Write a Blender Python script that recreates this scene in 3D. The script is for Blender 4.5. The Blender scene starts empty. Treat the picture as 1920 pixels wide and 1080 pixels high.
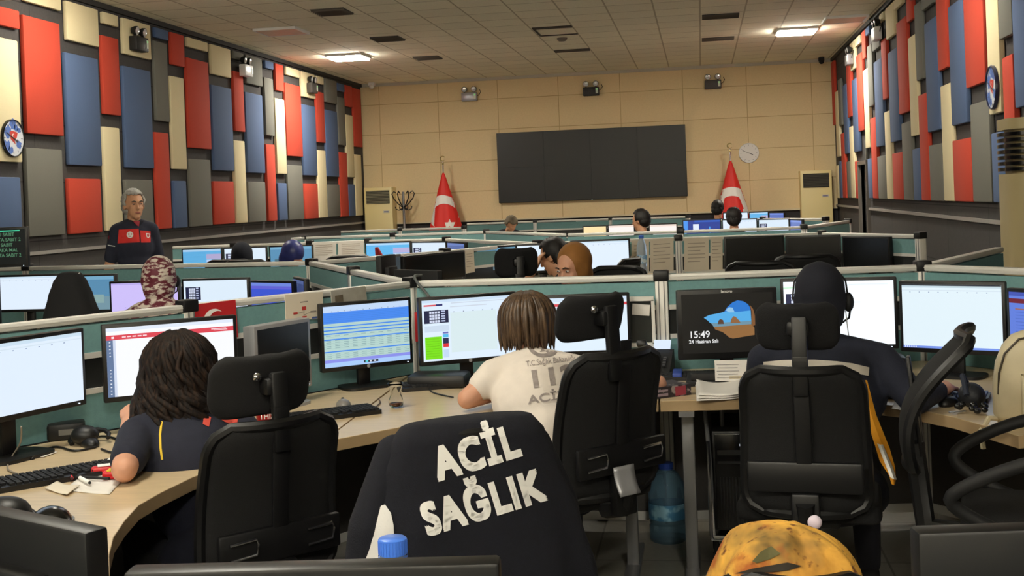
import bpy, bmesh, math, random
from mathutils import Vector, Matrix, Euler, noise
from mathutils.bvhtree import BVHTree
random.seed(7)
V = Vector
PI = math.pi
SC = bpy.context.scene
COL = SC.collection
# ---------------------------------------------------------------- camera, exposure, lights
FOCAL, YAW, PITCH, ROLL, SHIFT, EYE = 2218.3, 0.15888, -0.00833, -0.03863, 150.0, 1.55
def _cam_axes():
    cy, sy = math.cos(YAW), math.sin(YAW)
    f = V((-sy * math.cos(PITCH), cy * math.cos(PITCH), math.sin(PITCH)))
    r = V((cy, sy, 0)); u = r.cross(f)
    c, s = math.cos(ROLL), math.sin(ROLL)
    return c * r + s * u, -s * r + c * u, f
CR, CU, CF = _cam_axes()
cam_d = bpy.data.cameras.new('camera')
cam = bpy.data.objects.new('camera', cam_d); COL.objects.link(cam)
cam_d.sensor_width = 36.0; cam_d.lens = FOCAL / 1920 * 36
cam_d.shift_y = -SHIFT / 1920
cam_d.clip_start = 0.05; cam_d.clip_end = 100
cam.matrix_world = Matrix(((CR.x, CU.x, -CF.x, 0), (CR.y, CU.y, -CF.y, 0), (CR.z, CU.z, -CF.z, EYE), (0, 0, 0, 1)))
SC.camera = cam
SC.view_settings.view_transform = 'Standard'
SC.view_settings.look = 'None'
SC.view_settings.gamma = 1.0
SC.view_settings.use_curve_mapping = False
SC.view_settings.exposure = 0.0
w = bpy.data.worlds.new('world'); SC.world = w; w.use_nodes = True
w.node_tree.nodes['Background'].inputs[0].default_value = (0.05, 0.05, 0.055, 1)
w.node_tree.nodes['Background'].inputs[1].default_value = 0.3
# ceiling light panels: x, y, emission strength, lit (those before y=13 hang above the frame)
LIGHTS = [(-5.52, 18.4, 150, 1), (1.52, 18.48, 150, 1),
          (-5.52, 10.9, 46, 1), (1.25, 10.7, 46, 1),
          (-2.1, 10.8, 80, 1), (-2.1, 3.4, 60, 1), (-4.4, -1.9, 110, 1), (-2.1, -1.9, 125, 1), (.9, -1.9, 125, 1),  # unseen fill panels, added to brighten the room and light it from behind
          (-5.52, 15.35, 0, 0), (2.12, 17.5, 0, 0)]
SCREEN = 1.0          # brightness of the monitors
# ---------------------------------------------------------------- photo measurement to room coordinates
def _ray(px, py):
    return CR * ((px - 960) / FOCAL) + CU * ((540 - SHIFT - py) / FOCAL) + CF
def gp(px, py, z):            # on the horizontal plane z
    d = _ray(px, py); t = (z - EYE) / d.z
    return V((d.x * t, d.y * t, z))
def yp(px, py, y):            # at depth y
    d = _ray(px, py); t = y / d.y
    return V((d.x * t, y, EYE + d.z * t))
def xp(px, py, x):            # on a side wall
    d = _ray(px, py); t = x / d.x
    return V((x, d.y * t, EYE + d.z * t))
# ---------------------------------------------------------------- materials
def srgb(r, g, b):
    f = lambda c: (c / 12.92 if c <= .04045 else ((c + .055) / 1.055) ** 2.4)
    return (f(r / 255), f(g / 255), f(b / 255), 1)
_M = {}
def mat(name, col, rough=.6, metal=0, var=0, scale=20, bump=0, bscale=80, spec=.5, stretch=None, col2=None, sheen=0, coat=0, thr=None):
    if name in _M: return _M[name]
    m = bpy.data.materials.new(name); m.use_nodes = True; _M[name] = m
    nt = m.node_tree; b = nt.nodes['Principled BSDF']
    c = srgb(*col)
    b.inputs['Base Color'].default_value = c
    b.inputs['Roughness'].default_value = rough
    b.inputs['Metallic'].default_value = metal
    b.inputs['Specular IOR Level'].default_value = spec
    if sheen: b.inputs['Sheen Weight'].default_value = sheen
    if coat: b.inputs['Coat Weight'].default_value = coat
    if var or bump or col2:
        tc = nt.nodes.new('ShaderNodeTexCoord'); mp = nt.nodes.new('ShaderNodeMapping')
        nt.links.new(tc.outputs['Object'], mp.inputs[0])
        if stretch: mp.inputs['Scale'].default_value = stretch
    if var or col2:
        n = nt.nodes.new('ShaderNodeTexNoise'); n.inputs['Scale'].default_value = scale; n.inputs['Detail'].default_value = 5
        nt.links.new(mp.outputs[0], n.inputs['Vector'])
        r = nt.nodes.new('ShaderNodeValToRGB')
        lo, hi = (.3, .7) if thr is None else thr
        r.color_ramp.elements[0].position = lo; r.color_ramp.elements[1].position = hi
        if col2: a, d = c, srgb(*col2)
        else: a = tuple(x * (1 - var) for x in c[:3]) + (1,); d = tuple(min(1, x * (1 + var)) for x in c[:3]) + (1,)
        r.color_ramp.elements[0].color = a; r.color_ramp.elements[1].color = d
        nt.links.new(n.outputs[0], r.inputs[0]); nt.links.new(r.outputs[0], b.inputs['Base Color'])
    if bump:
        n2 = nt.nodes.new('ShaderNodeTexNoise'); n2.inputs['Scale'].default_value = bscale; n2.inputs['Detail'].default_value = 3
        nt.links.new(mp.outputs[0], n2.inputs['Vector'])
        bp = nt.nodes.new('ShaderNodeBump'); bp.inputs['Strength'].default_value = bump; bp.inputs['Distance'].default_value = .01
        nt.links.new(n2.outputs[0], bp.inputs['Height']); nt.links.new(bp.outputs[0], b.inputs['Normal'])
    return m
def emis(col, s=1.0):
    k = 'glow_%d_%d_%d_%d' % (*col, int(s * 100))
    if k in _M: return _M[k]
    m = bpy.data.materials.new(k); m.use_nodes = True; _M[k] = m
    b = m.node_tree.nodes['Principled BSDF']
    b.inputs['Base Color'].default_value = (.01, .01, .01, 1); b.inputs['Roughness'].default_value = .35
    b.inputs['Emission Color'].default_value = srgb(*col); b.inputs['Emission Strength'].default_value = s
    return m
def glass(name, col=(235, 245, 245), rough=.02, ior=1.3, tr=1.0):
    if name in _M: return _M[name]
    m = bpy.data.materials.new(name); m.use_nodes = True; _M[name] = m
    b = m.node_tree.nodes['Principled BSDF']
    b.inputs['Base Color'].default_value = srgb(*col); b.inputs['Roughness'].default_value = rough
    b.inputs['Transmission Weight'].default_value = tr; b.inputs['IOR'].default_value = ior
    return m
BLACK = mat('black_plastic', (13, 13, 15), .45)
DARK = mat('dark_matt_plastic', (19, 19, 21), .7)
GLOSS = mat('glossy_black', (10, 10, 12), .18)
MESHB = mat('black_mesh_fabric', (10, 10, 12), .85, var=.3, scale=400, bump=.3, bscale=500)
SEATF = mat('black_seat_fabric', (12, 12, 15), .9, bump=.2, bscale=300)
CHROME = mat('chrome', (200, 200, 205), .18, 1)
STEEL = mat('grey_steel', (140, 140, 142), .4, .6)
ALU = mat('brushed_aluminium', (226, 224, 218), .45, .1, bump=.03, bscale=200)
TEAL = mat('teal_panel_fabric', (112, 156, 158), .75, var=.06, scale=60, bump=.15, bscale=400)
TEAL2 = mat('pale_teal_laminate', (160, 186, 184), .6, var=.06, scale=12)
WOOD = mat('pale_wood_laminate', (205, 183, 148), .28, var=.09, scale=6, stretch=(1.5, 12, 6))
EDGE = mat('wood_edge_band', (178, 152, 115), .4, var=.06, scale=10)
SILVER = mat('silver_plastic', (165, 166, 170), .35, .3)
WHITEP = mat('white_plastic', (228, 228, 226), .4)
CREAMP = mat('cream_plastic', (226, 208, 150), .45)
CREAMP2 = mat('aged_beige_plastic', (188, 172, 128), .45)
PAPER = mat('white_paper', (226, 222, 216), .8, var=.03, scale=8)
PAPER2 = mat('ivory_paper', (226, 216, 198), .8, var=.06, scale=5)
NAVY = mat('navy_cloth', (22, 25, 42), .9, var=.12, scale=50, bump=.12, bscale=250)
NAVY2 = mat('dark_navy_fleece', (15, 17, 28), .95, var=.15, scale=60, bump=.2, bscale=300)
TROUS = mat('dark_trousers', (24, 25, 34), .9, var=.1, scale=40)
WHITEC = mat('white_cotton', (226, 216, 206), .9, var=.03, scale=30, bump=.1, bscale=300)
PRINT = mat('white_print', (253, 252, 248), .6)
REFLECT = mat('grey_reflective_tape', (206, 198, 186), .5)
YELLOW = mat('yellow_cloth', (232, 158, 28), .8, var=.06, scale=30)
REDC = mat('red_cloth', (196, 30, 36), .8, var=.04, scale=30)
SKIN = mat('skin', (204, 150, 122), .55, var=.04, scale=20)
SKIN2 = mat('tanned_skin', (216, 160, 124), .55, var=.05, scale=20)
RED_UI = (222, 70, 84)
# ---------------------------------------------------------------- mesh builder
class MB:
    def __init__(s, M=None):
        s.bm = bmesh.new(); s.M = M or Matrix.Identity(4); s.mi = 0
    def _fin(s, nf):
        s.bm.faces.ensure_lookup_table()
        for f in s.bm.faces[nf:]: f.material_index = s.mi
    def quad(s, pts):
        n = len(s.bm.faces); s.bm.faces.new([s.bm.verts.new(s.M @ V(p)) for p in pts]); s._fin(n); return s
    def box(s, c, d, rot=None, bevel=0, seg=2):
        n = len(s.bm.faces)
        M = s.M @ Matrix.LocRotScale(V(c), Euler(rot) if rot else None, None)
        if bevel:
            t = bmesh.new(); bmesh.ops.create_cube(t, size=1, matrix=Matrix.Diagonal((*d, 1)))
            bmesh.ops.bevel(t, geom=t.edges[:], offset=bevel, segments=seg, affect='EDGES', profile=.5)
            vs = {v: s.bm.verts.new(M @ v.co) for v in t.verts}
            for f in t.faces: s.bm.faces.new([vs[v] for v in f.verts])
            t.free()
        else:
            bmesh.ops.create_cube(s.bm, size=1, matrix=M @ Matrix.Diagonal((*d, 1)))
        s._fin(n); return s
    def prism(s, poly, z0, z1, M=None):
        n = len(s.bm.faces); T = s.M @ M if M else s.M
        a = sum(poly[i][0] * poly[(i + 1) % len(poly)][1] - poly[(i + 1) % len(poly)][0] * poly[i][1] for i in range(len(poly)))
        if a < 0: poly = poly[::-1]
        b = [s.bm.verts.new(T @ V((x, y, z0))) for x, y in poly]; t = [s.bm.verts.new(T @ V((x, y, z1))) for x, y in poly]
        s.bm.faces.new(b[::-1]); s.bm.faces.new(t)
        for i in range(len(poly)):
            j = (i + 1) % len(poly); s.bm.faces.new([b[i], b[j], t[j], t[i]])
        s._fin(n); return s
    def tube(s, pts, r, seg=8, closed=False):
        n = len(s.bm.faces); pts = [V(p) for p in pts]; N = len(pts)
        rs = r if isinstance(r, (list, tuple)) else [r] * N
        rings = []; up = None
        for i, p in enumerate(pts):
            if closed: t = pts[(i + 1) % N] - pts[i - 1]
            else: t = pts[min(i + 1, N - 1)] - pts[max(i - 1, 0)]
            t.normalize()
            if up is None:
                up = V((0, 0, 1)) if abs(t.z) < .9 else V((1, 0, 0))
            x = t.cross(up)
            if x.length < 1e-5: x = t.orthogonal()
            x.normalize(); up = x.cross(t).normalized()
            rings.append([s.bm.verts.new(s.M @ (p + (x * math.cos(a) + up * math.sin(a)) * rs[i])) for a in (2 * PI * k / seg for k in range(seg))])
        for i in range(N if closed else N - 1):
            A, B = rings[i], rings[(i + 1) % N]
            for k in range(seg): s.bm.faces.new([A[k], A[(k + 1) % seg], B[(k + 1) % seg], B[k]])
        if not closed:
            s.bm.faces.new(rings[0][::-1]); s.bm.faces.new(rings[-1])
        s._fin(n); return s
    def cyl(s, a, b, r, r2=None, seg=16):
        return s.tube([a, b], [r, r if r2 is None else r2], seg)
    def cap(s, a, b, ra, rb=None, seg=12):        # tapered capsule, for bodies
        rb = ra if rb is None else rb
        s.tube([a, b], [ra, rb], seg); s.ell(a, (ra,) * 3, seg=seg); s.ell(b, (rb,) * 3, seg=seg); return s
    def ell(s, c, r, rot=None, seg=16, M=None):
        n = len(s.bm.faces)
        T = s.M @ Matrix.LocRotScale(V(c), Euler(rot) if rot else None, None)
        bmesh.ops.create_uvsphere(s.bm, u_segments=seg, v_segments=max(6, seg * 2 // 3), radius=1, matrix=T @ Matrix.Diagonal((*r, 1)))
        s._fin(n); return s
    def lathe(s, prof, c=(0, 0, 0), seg=24, M=None):
        n = len(s.bm.faces); T = s.M @ Matrix.Translation(V(c))
        if M: T = T @ M
        rings = []
        for r, z in prof:
            if r < 1e-6: rings.append([s.bm.verts.new(T @ V((0, 0, z)))])
            else: rings.append([s.bm.verts.new(T @ V((r * math.cos(2 * PI * k / seg), r * math.sin(2 * PI * k / seg), z))) for k in range(seg)])
        for A, B in zip(rings, rings[1:]):
            for k in range(seg):
                q = [A[k % len(A)], A[(k + 1) % len(A)], B[(k + 1) % len(B)], B[k % len(B)]]
                q = list(dict.fromkeys(q))
                if len(q) > 2: s.bm.faces.new(q)
        s._fin(n); return s
    def loft(s, rings, closed=True, caps=True):
        n = len(s.bm.faces)
        R = [[s.bm.verts.new(s.M @ V(p)) for p in r] for r in rings]; m = len(R[0])
        for A, B in zip(R, R[1:]):
            for k in range(m if closed else m - 1): s.bm.faces.new([A[k], A[(k + 1) % m], B[(k + 1) % m], B[k]])
        if caps and closed: s.bm.faces.new(R[0][::-1]); s.bm.faces.new(R[-1])
        s._fin(n); return s
    def grid(s, fn, nu, nv):
        return s.loft([[fn(i / nu, j / nv) for i in range(nu + 1)] for j in range(nv + 1)], closed=False)
def rrect(w, h, r, n=5, cx=0, cy=0):
    p = []
    for (sx, sy, a0) in ((1, 1, 0), (-1, 1, 90), (-1, -1, 180), (1, -1, 270)):
        for k in range(n + 1):
            a = math.radians(a0 + 90 * k / n)
            p.append((cx + sx * (w / 2 - r) + r * math.cos(a), cy + sy * (h / 2 - r) + r * math.sin(a)))
    return p
def build(name, mb, mats, parent=None, smooth=40, subsurf=0, bevel=0, solid=0, world=False, recalc=True, recentre=True):
    bm = mb.bm
    if recalc: bmesh.ops.recalc_face_normals(bm, faces=bm.faces[:])
    if parent is not None and world: bm.transform(base_matrix(parent).inverted())
    loc = None
    if parent is None and recentre and bm.verts:
        lo = [min(v.co[i] for v in bm.verts) for i in range(3)]; hi = [max(v.co[i] for v in bm.verts) for i in range(3)]
        loc = V(((lo[0] + hi[0]) / 2, (lo[1] + hi[1]) / 2, lo[2])); bm.transform(Matrix.Translation(-loc))
    me = bpy.data.meshes.new(name); bm.to_mesh(me); bm.free()
    for m in (mats if isinstance(mats, (list, tuple)) else [mats]): me.materials.append(m)
    if smooth:
        me.shade_smooth()
        if smooth < 180: me.set_sharp_from_angle(angle=math.radians(smooth))
    o = bpy.data.objects.new(name, me); COL.objects.link(o)
    if loc is not None: o.location = loc
    if parent is not None: o.parent = parent
    if bevel:
        d = o.modifiers.new('bevel', 'BEVEL'); d.width = bevel; d.segments = 2; d.limit_method = 'ANGLE'
    if solid:
        d = o.modifiers.new('solid', 'SOLIDIFY'); d.thickness = solid; d.offset = 0
    if subsurf:
        d = o.modifiers.new('sub', 'SUBSURF'); d.levels = subsurf; d.render_levels = subsurf
    return o
def base_matrix(o):
    M = Matrix.LocRotScale(o.location, o.rotation_euler, o.scale)
    return base_matrix(o.parent) @ M if o.parent else M
def tag(o, label, cat, group=None, kind=None):
    o['label'] = label; o['category'] = cat
    if group: o['group'] = group
    if kind: o['kind'] = kind
    return o
def thing(name, label, cat, loc=(0, 0, 0), rz=0, group=None):
    o = bpy.data.objects.new(name, None); COL.objects.link(o); o.empty_display_size = .1
    o.location = loc; o.rotation_euler = (0, 0, rz)
    return tag(o, label, cat, group)
def struct(name, mb, m, **k):
    o = build(name, mb, m, recentre=False, **k); o['kind'] = 'structure'; return o
def dup(root, loc, rz, label):
    r = root.copy(); COL.objects.link(r); r.location = loc; r.rotation_euler = (0, 0, rz); r['label'] = label
    for ch in root.children:
        c = ch.copy(); COL.objects.link(c); c.parent = r
        for g in ch.children:
            d = g.copy(); COL.objects.link(d); d.parent = c
    return r
def text_mb(s, size=1.0, fat=0.0, align='CENTER', space=1.0, M=None, res=4):
    cu = bpy.data.curves.new('t', 'FONT'); cu.body = s; cu.size = size; cu.align_x = align; cu.align_y = 'CENTER'
    cu.offset = fat; cu.space_character = space; cu.resolution_u = res
    o = bpy.data.objects.new('t', cu); COL.objects.link(o); bpy.context.view_layer.update()
    me = bpy.data.meshes.new_from_object(o.evaluated_get(bpy.context.evaluated_depsgraph_get()))
    bpy.data.objects.remove(o); bpy.data.curves.remove(cu)
    mb = MB(); mb.bm.from_mesh(me); bpy.data.meshes.remove(me)
    if M: mb.bm.transform(M)
    return mb
def add_bm(dst, src, mi=0):
    vs = {v: dst.bm.verts.new(dst.M @ v.co) for v in src.bm.verts}
    for f in src.bm.faces:
        try: g = dst.bm.faces.new([vs[v] for v in f.verts]); g.material_index = mi
        except ValueError: pass
    return dst
def refine(mb, L):
    bmesh.ops.triangulate(mb.bm, faces=mb.bm.faces[:])
    for _ in range(5):
        e = [x for x in mb.bm.edges if x.calc_length() > L]
        if not e: break
        bmesh.ops.subdivide_edges(mb.bm, edges=e, cuts=1); bmesh.ops.triangulate(mb.bm, faces=mb.bm.faces[:])
    return mb
def bvh_of(o):
    dg = bpy.context.evaluated_depsgraph_get(); bpy.context.view_layer.update()
    e = o.evaluated_get(dg); me = e.to_mesh(); M = base_matrix(o)
    t = BVHTree.FromPolygons([M @ v.co for v in me.vertices], [tuple(p.vertices) for p in me.polygons]); e.to_mesh_clear(); return t
def project(mb, tree, d, off=.002, far=3.0, hold=True):   # lays a flat cut-out on a surface, world space
    d = V(d).normalized(); dead = []
    for v in mb.bm.verts:
        h = tree.ray_cast(v.co, d, far)
        if h[0] is not None: v.co = h[0] - d * off
        else: dead.append(v)
    if dead: bmesh.ops.delete(mb.bm, geom=dead, context='VERTS')
    return mb
# ================================================================ the room
XL, XR, YB, H, YF = -6.654, 2.526, 22.98, 3.94, -3.2
def tiled(name, ax, size, off, c1, c2, cm, mortar, rough=.85, grain=.06, bump=.0):
    m = bpy.data.materials.new(name); m.use_nodes = True; nt = m.node_tree; b = nt.nodes['Principled BSDF']
    L = nt.links.new
    tc = nt.nodes.new('ShaderNodeTexCoord'); sp = nt.nodes.new('ShaderNodeSeparateXYZ'); L(tc.outputs['Object'], sp.inputs[0])
    cb = nt.nodes.new('ShaderNodeCombineXYZ')
    for k in (0, 1):
        a = nt.nodes.new('ShaderNodeMath'); a.operation = 'SUBTRACT'; L(sp.outputs[ax[k]], a.inputs[0]); a.inputs[1].default_value = off[k] - 600 * size[k]; L(a.outputs[0], cb.inputs[k])
    br = nt.nodes.new('ShaderNodeTexBrick'); br.offset = 0; L(cb.outputs[0], br.inputs['Vector'])
    br.inputs['Scale'].default_value = 1; br.inputs['Brick Width'].default_value = size[0]; br.inputs['Row Height'].default_value = size[1]
    br.inputs['Mortar Size'].default_value = mortar; br.inputs['Mortar Smooth'].default_value = .2
    br.inputs['Color1'].default_value = srgb(*c1); br.inputs['Color2'].default_value = srgb(*c2); br.inputs['Mortar'].default_value = srgb(*cm)
    n = nt.nodes.new('ShaderNodeTexNoise'); n.inputs['Scale'].default_value = 35; n.inputs['Detail'].default_value = 6; L(tc.outputs['Object'], n.inputs['Vector'])
    mr = nt.nodes.new('ShaderNodeMapRange'); mr.inputs['To Min'].default_value = 1 - grain * 2; mr.inputs['To Max'].default_value = 1 + grain * 2; L(n.outputs[0], mr.inputs[0])
    mx = nt.nodes.new('ShaderNodeMix'); mx.data_type = 'RGBA'; mx.blend_type = 'MULTIPLY'; mx.inputs[0].default_value = 1
    L(br.outputs['Color'], mx.inputs[6]); L(mr.outputs[0], mx.inputs[7]); L(mx.outputs[2], b.inputs['Base Color'])
    b.inputs['Roughness'].default_value = rough; b.inputs['Specular IOR Level'].default_value = .3
    return m
M_CEIL = tiled('ceiling_tiles', (0, 1), (.593, .593), (-2.3, 15.05), (246, 241, 218), (238, 234, 212), (190, 182, 156), .012)
M_BACK = tiled('cream_wall_panels', (0, 2), (1.2, .6), (-6.277, 1.714), (226, 204, 160), (222, 200, 156), (184, 156, 110), .007, .7, .04)
M_SIDE = tiled('charcoal_felt_wall', (1, 2), (1.8, .6), (.3, .1), (74, 71, 70), (70, 68, 68), (48, 46, 46), .006, .95, .1)
M_FLOOR = tiled('grey_floor_tiles', (0, 1), (.6, .6), (.1, .2), (138, 135, 126), (130, 128, 119), (92, 90, 84), .005, .35, .08)
M_DARKW = mat('dark_wainscot', (44, 42, 44), .8, var=.05, scale=30)
struct('floor', MB().box(((XL + XR) / 2, (YB + YF) / 2, -.05), (XR - XL + .6, YB - YF + .6, .1)), M_FLOOR)
struct('ceiling', MB().box(((XL + XR) / 2, (YB + YF) / 2, H + .05), (XR - XL + .6, YB - YF + .6, .1)), M_CEIL)
struct('wall_left', MB().box((XL - .1, (YB + YF) / 2, H / 2), (.2, YB - YF + .2, H)), M_SIDE)
DY0, DY1, DZ = 18.62, 19.5, 1.86
wr = MB()
for a, b, z0, z1 in ((YF - .1, DY0, 0, H), (DY1, YB + .1, 0, H), (DY0, DY1, DZ, H)):
    wr.box((XR + .1, (a + b) / 2, (z0 + z1) / 2), (.2, b - a, z1 - z0))
struct('wall_right', wr, M_SIDE)
struct('wall_back', MB().box(((XL + XR) / 2, YB + .1, H / 2), (XR - XL, .2, H)), M_DARKW)
struct('wall_front', MB().box(((XL + XR) / 2, YF - .1, H / 2), (XR - XL, .2, H)), mat('plain_front_wall', (222, 214, 196), .8, var=.03))
struct('wall_panelling', MB().box(((XL + XR) / 2, YB - .02, (1.14 + H) / 2), (XR - XL, .04, H - 1.14)), M_BACK)
struct('trim_1', MB().box(((XL + XR) / 2, YB - .045, 1.135), (XR - XL, .03, .03)), mat('cream_trim', (214, 200, 168), .5, var=.02))
struct('trim_2', MB().box(((XL + XR) / 2, YB - .05, H - .03), (XR - XL, .03, .06)), mat('cornice', (186, 180, 166), .6, var=.02))
RAILM = mat('grey_dado_rail', (150, 146, 142), .5, var=.04)
struct('trim_3', MB().box((XL + .015, (YB + YF) / 2, 1.18), (.03, YB - YF, .035)), RAILM)
tr = MB()
for a, b in ((YF, DY0 - .05), (DY1 + .05, YB)): tr.box((XR - .015, (a + b) / 2, 1.18), (.03, b - a, .035))
struct('trim_4', tr, RAILM)
struct('trim_5', MB().box((XL + .02, (YB + YF) / 2, H - .03), (.04, YB - YF, .06)), mat('dark_wall_cap', (46, 44, 44), .8, var=.03))
struct('trim_6', MB().box((XR - .02, (YB + YF) / 2, H - .03), (.04, YB - YF, .06)), mat('dark_wall_cap', (46, 44, 44)))
struct('ceiling_bulkhead', MB().box(((XL + XR) / 2, 10.1, 3.77), (XR - XL, .3, .36)), mat('bulkhead_paint', (186, 176, 152), .8, var=.03))
dr = struct('door_1', MB().box((XR + .12, (DY0 + DY1) / 2, DZ / 2), (.05, DY1 - DY0, DZ)), mat('dark_door_leaf', (30, 27, 26), .5, var=.1))
fr = MB()
for y in (DY0 - .03, DY1 + .03): fr.box((XR - .0, y, DZ / 2), (.1, .06, DZ))
fr.box((XR - .0, (DY0 + DY1) / 2, DZ + .03), (.1, DY1 - DY0 + .12, .06)); build('door_frame', fr, mat('grey_door_frame', (104, 98, 92), .5, var=.03), dr)
build('door_handle', MB().cyl((XR + .09, DY0 + .1, .98), (XR + .03, DY0 + .1, .98), .012).cyl((XR + .035, DY0 + .1, .98), (XR + .035, DY0 + .22, .98), .01), STEEL, dr)
# ---------------------------------------------------------------- acoustic panels, one thing each
PCOL = {'r': ('red', mat('red_felt', (192, 66, 46), .9, var=.05, scale=300, bump=.15, bscale=400)),
        'b': ('blue', mat('blue_felt', (80, 100, 136), .9, var=.05, scale=300, bump=.15, bscale=400)),
        'g': ('grey', mat('grey_felt', (112, 111, 103), .9, var=.05, scale=300, bump=.15, bscale=400)),
        'c': ('cream', mat('cream_felt', (226, 212, 172), .9, var=.04, scale=300, bump=.1, bscale=400))}
LEFTP = [
 [('r', -14, 37, 14, 49), ('c', -14, 38, 72, 303), ('b', -12, 41, 332, 444)],
 [('c', 48, 115, -30, 11), ('r', 48, 116, 37, 252), ('g', 53, 120, 279, 442)],
 [('c', 126, 185, 7, 81), ('b', 127, 188, 105, 310), ('r', 131, 191, 335, 437)],
 [('c', 194, 222, 22, 47), ('r', 194, 225, 70, 215), ('c', 198, 228, 239, 432)],
 [('c', 232, 283, 35, 106), ('b', 235, 286, 129, 315), ('g', 238, 288, 337, 430)],
 [('b', 292, 316, 50, 73), ('g', 292, 316, 80, 227), ('r', 294, 320, 249, 429)],
 [('r', 322, 346, 58, 123), ('c', 323, 348, 145, 317), ('b', 328, 351, 339, 427)],
 [('c', 352, 390, 70, 92), ('r', 353, 394, 113, 278), ('g', 358, 397, 299, 424)],
 [('c', 397, 433, 82, 142), ('b', 400, 437, 163, 320), ('r', 403, 440, 340, 420)],
 [('g', 438, 457, 93, 112), ('r', 440, 458, 135, 246), ('c', 442, 462, 264, 418)],
 [('g', 462, 492, 106, 159), ('b', 463, 495, 176, 324), ('g', 467, 499, 341, 416)],
 [('b', 498, 513, 112, 129), ('g', 498, 514, 147, 254), ('r', 502, 518, 271, 414)],
 [('r', 517.5, 532, 116, 170), ('c', 518.5, 536, 186, 326), ('b', 523, 539, 343, 413)],
 [('c', 537, 562, 125, 143), ('r', 537, 566, 159, 293), ('g', 541, 569, 310, 412)],
 [('c', 566, 591, 134, 183), ('b', 569, 594, 198, 329), ('r', 572, 597, 344, 410)],
 [('c', 594, 607, 142, 157), ('r', 595, 609, 173, 267), ('c', 597, 613, 282, 408)],
 [('g', 611, 632, 147, 193), ('b', 612, 635, 208, 331), ('g', 615, 638, 346, 406)],
 [('b', 634, 646, 157, 171), ('g', 635, 648, 183, 272), ('r', 637.5, 653, 286, 406)],
 [('r', 649, 661, 161, 200), ('c', 650, 664, 216, 332), ('b', 655, 666.5, 346, 405)],
 [('r', 664, 678, 167, 275), ('c', 666.5, 679, 290, 404)]]
RIGHTP = [
 [('b', 1899, 1930, -40, 200), ('g', 1905, 1935, 224, 382)],
 [('g', 1869, 1897, -55, 70), ('r', 1879, 1903, 103, 381)],
 [('c', 1845, 1876, -60, 214), ('b', 1860, 1888, 247, 380)],
 [('r', 1805, 1845, -30, 161), ('g', 1818, 1861, 190, 379)],
 [('b', 1774, 1812, 2, 234), ('r', 1787, 1825, 260, 378)],
 [('r', 1754, 1776, -12, 131), ('c', 1765, 1789, 156, 377)],
 [('g', 1725, 1748, -18, 14), ('b', 1729, 1761, 36, 247), ('g', 1743, 1769, 270, 377)],
 [('g', 1711, 1731, 4, 151), ('r', 1723, 1745, 174, 376)],
 [('r', 1697, 1710, -10, 40), ('c', 1702, 1722, 65, 255), ('b', 1712, 1727, 278, 376)],
 [('c', 1675, 1690, -12, 13), ('r', 1680, 1704, 34, 213), ('g', 1691, 1711, 228, 375)],
 [('c', 1658, 1676, 9, 71), ('b', 1663, 1687, 92, 266), ('r', 1674, 1694, 286, 374)],
 [('c', 1648, 1656, 22, 40), ('r', 1652, 1665, 71, 186), ('c', 1660, 1673, 207, 373)],
 [('g', 1634, 1648, 46, 93), ('b', 1637, 1656, 111, 275), ('g', 1646, 1662, 292, 373)],
 [('b', 1622, 1629, 47, 65), ('g', 1625, 1637, 83, 200), ('r', 1633, 1646, 219, 372)],
 [('r', 1613.5, 1622, 55, 111), ('c', 1618, 1631, 128, 278), ('b', 1627.5, 1636, 297, 372)],
 [('c', 1600, 1611.5, 65, 86), ('r', 1604.5, 1621, 99, 246), ('g', 1612.5, 1624, 262, 300)],
 [('c', 1593, 1604, 76, 131), ('b', 1597, 1610.5, 146, 285), ('r', 1603.5, 1611, 302, 372)],
 [('r', 1587, 1596, 118, 220), ('c', 1591.5, 1603, 236, 371)],
 [('b', 1577.5, 1590, 158, 289), ('g', 1588, 1597, 302, 371)],
 [('g', 1570, 1577, 148, 236), ('r', 1578, 1588, 248, 371)],
 [('c', 1566.5, 1574.5, 169, 294), ('b', 1573, 1577.5, 302, 371)],
 [('r', 1559.5, 1565, 112, 235), ('c', 1567.5, 1572, 310, 371)]]
ORD = ['first', 'second', 'third', 'fourth', 'fifth', 'sixth', 'seventh', 'eighth', 'ninth', 'tenth', 'eleventh', 'twelfth', 'thirteenth', 'fourteenth', 'fifteenth', 'sixteenth', 'seventeenth', 'eighteenth', 'nineteenth', 'twentieth', 'twenty-first', 'twenty-second']
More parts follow.
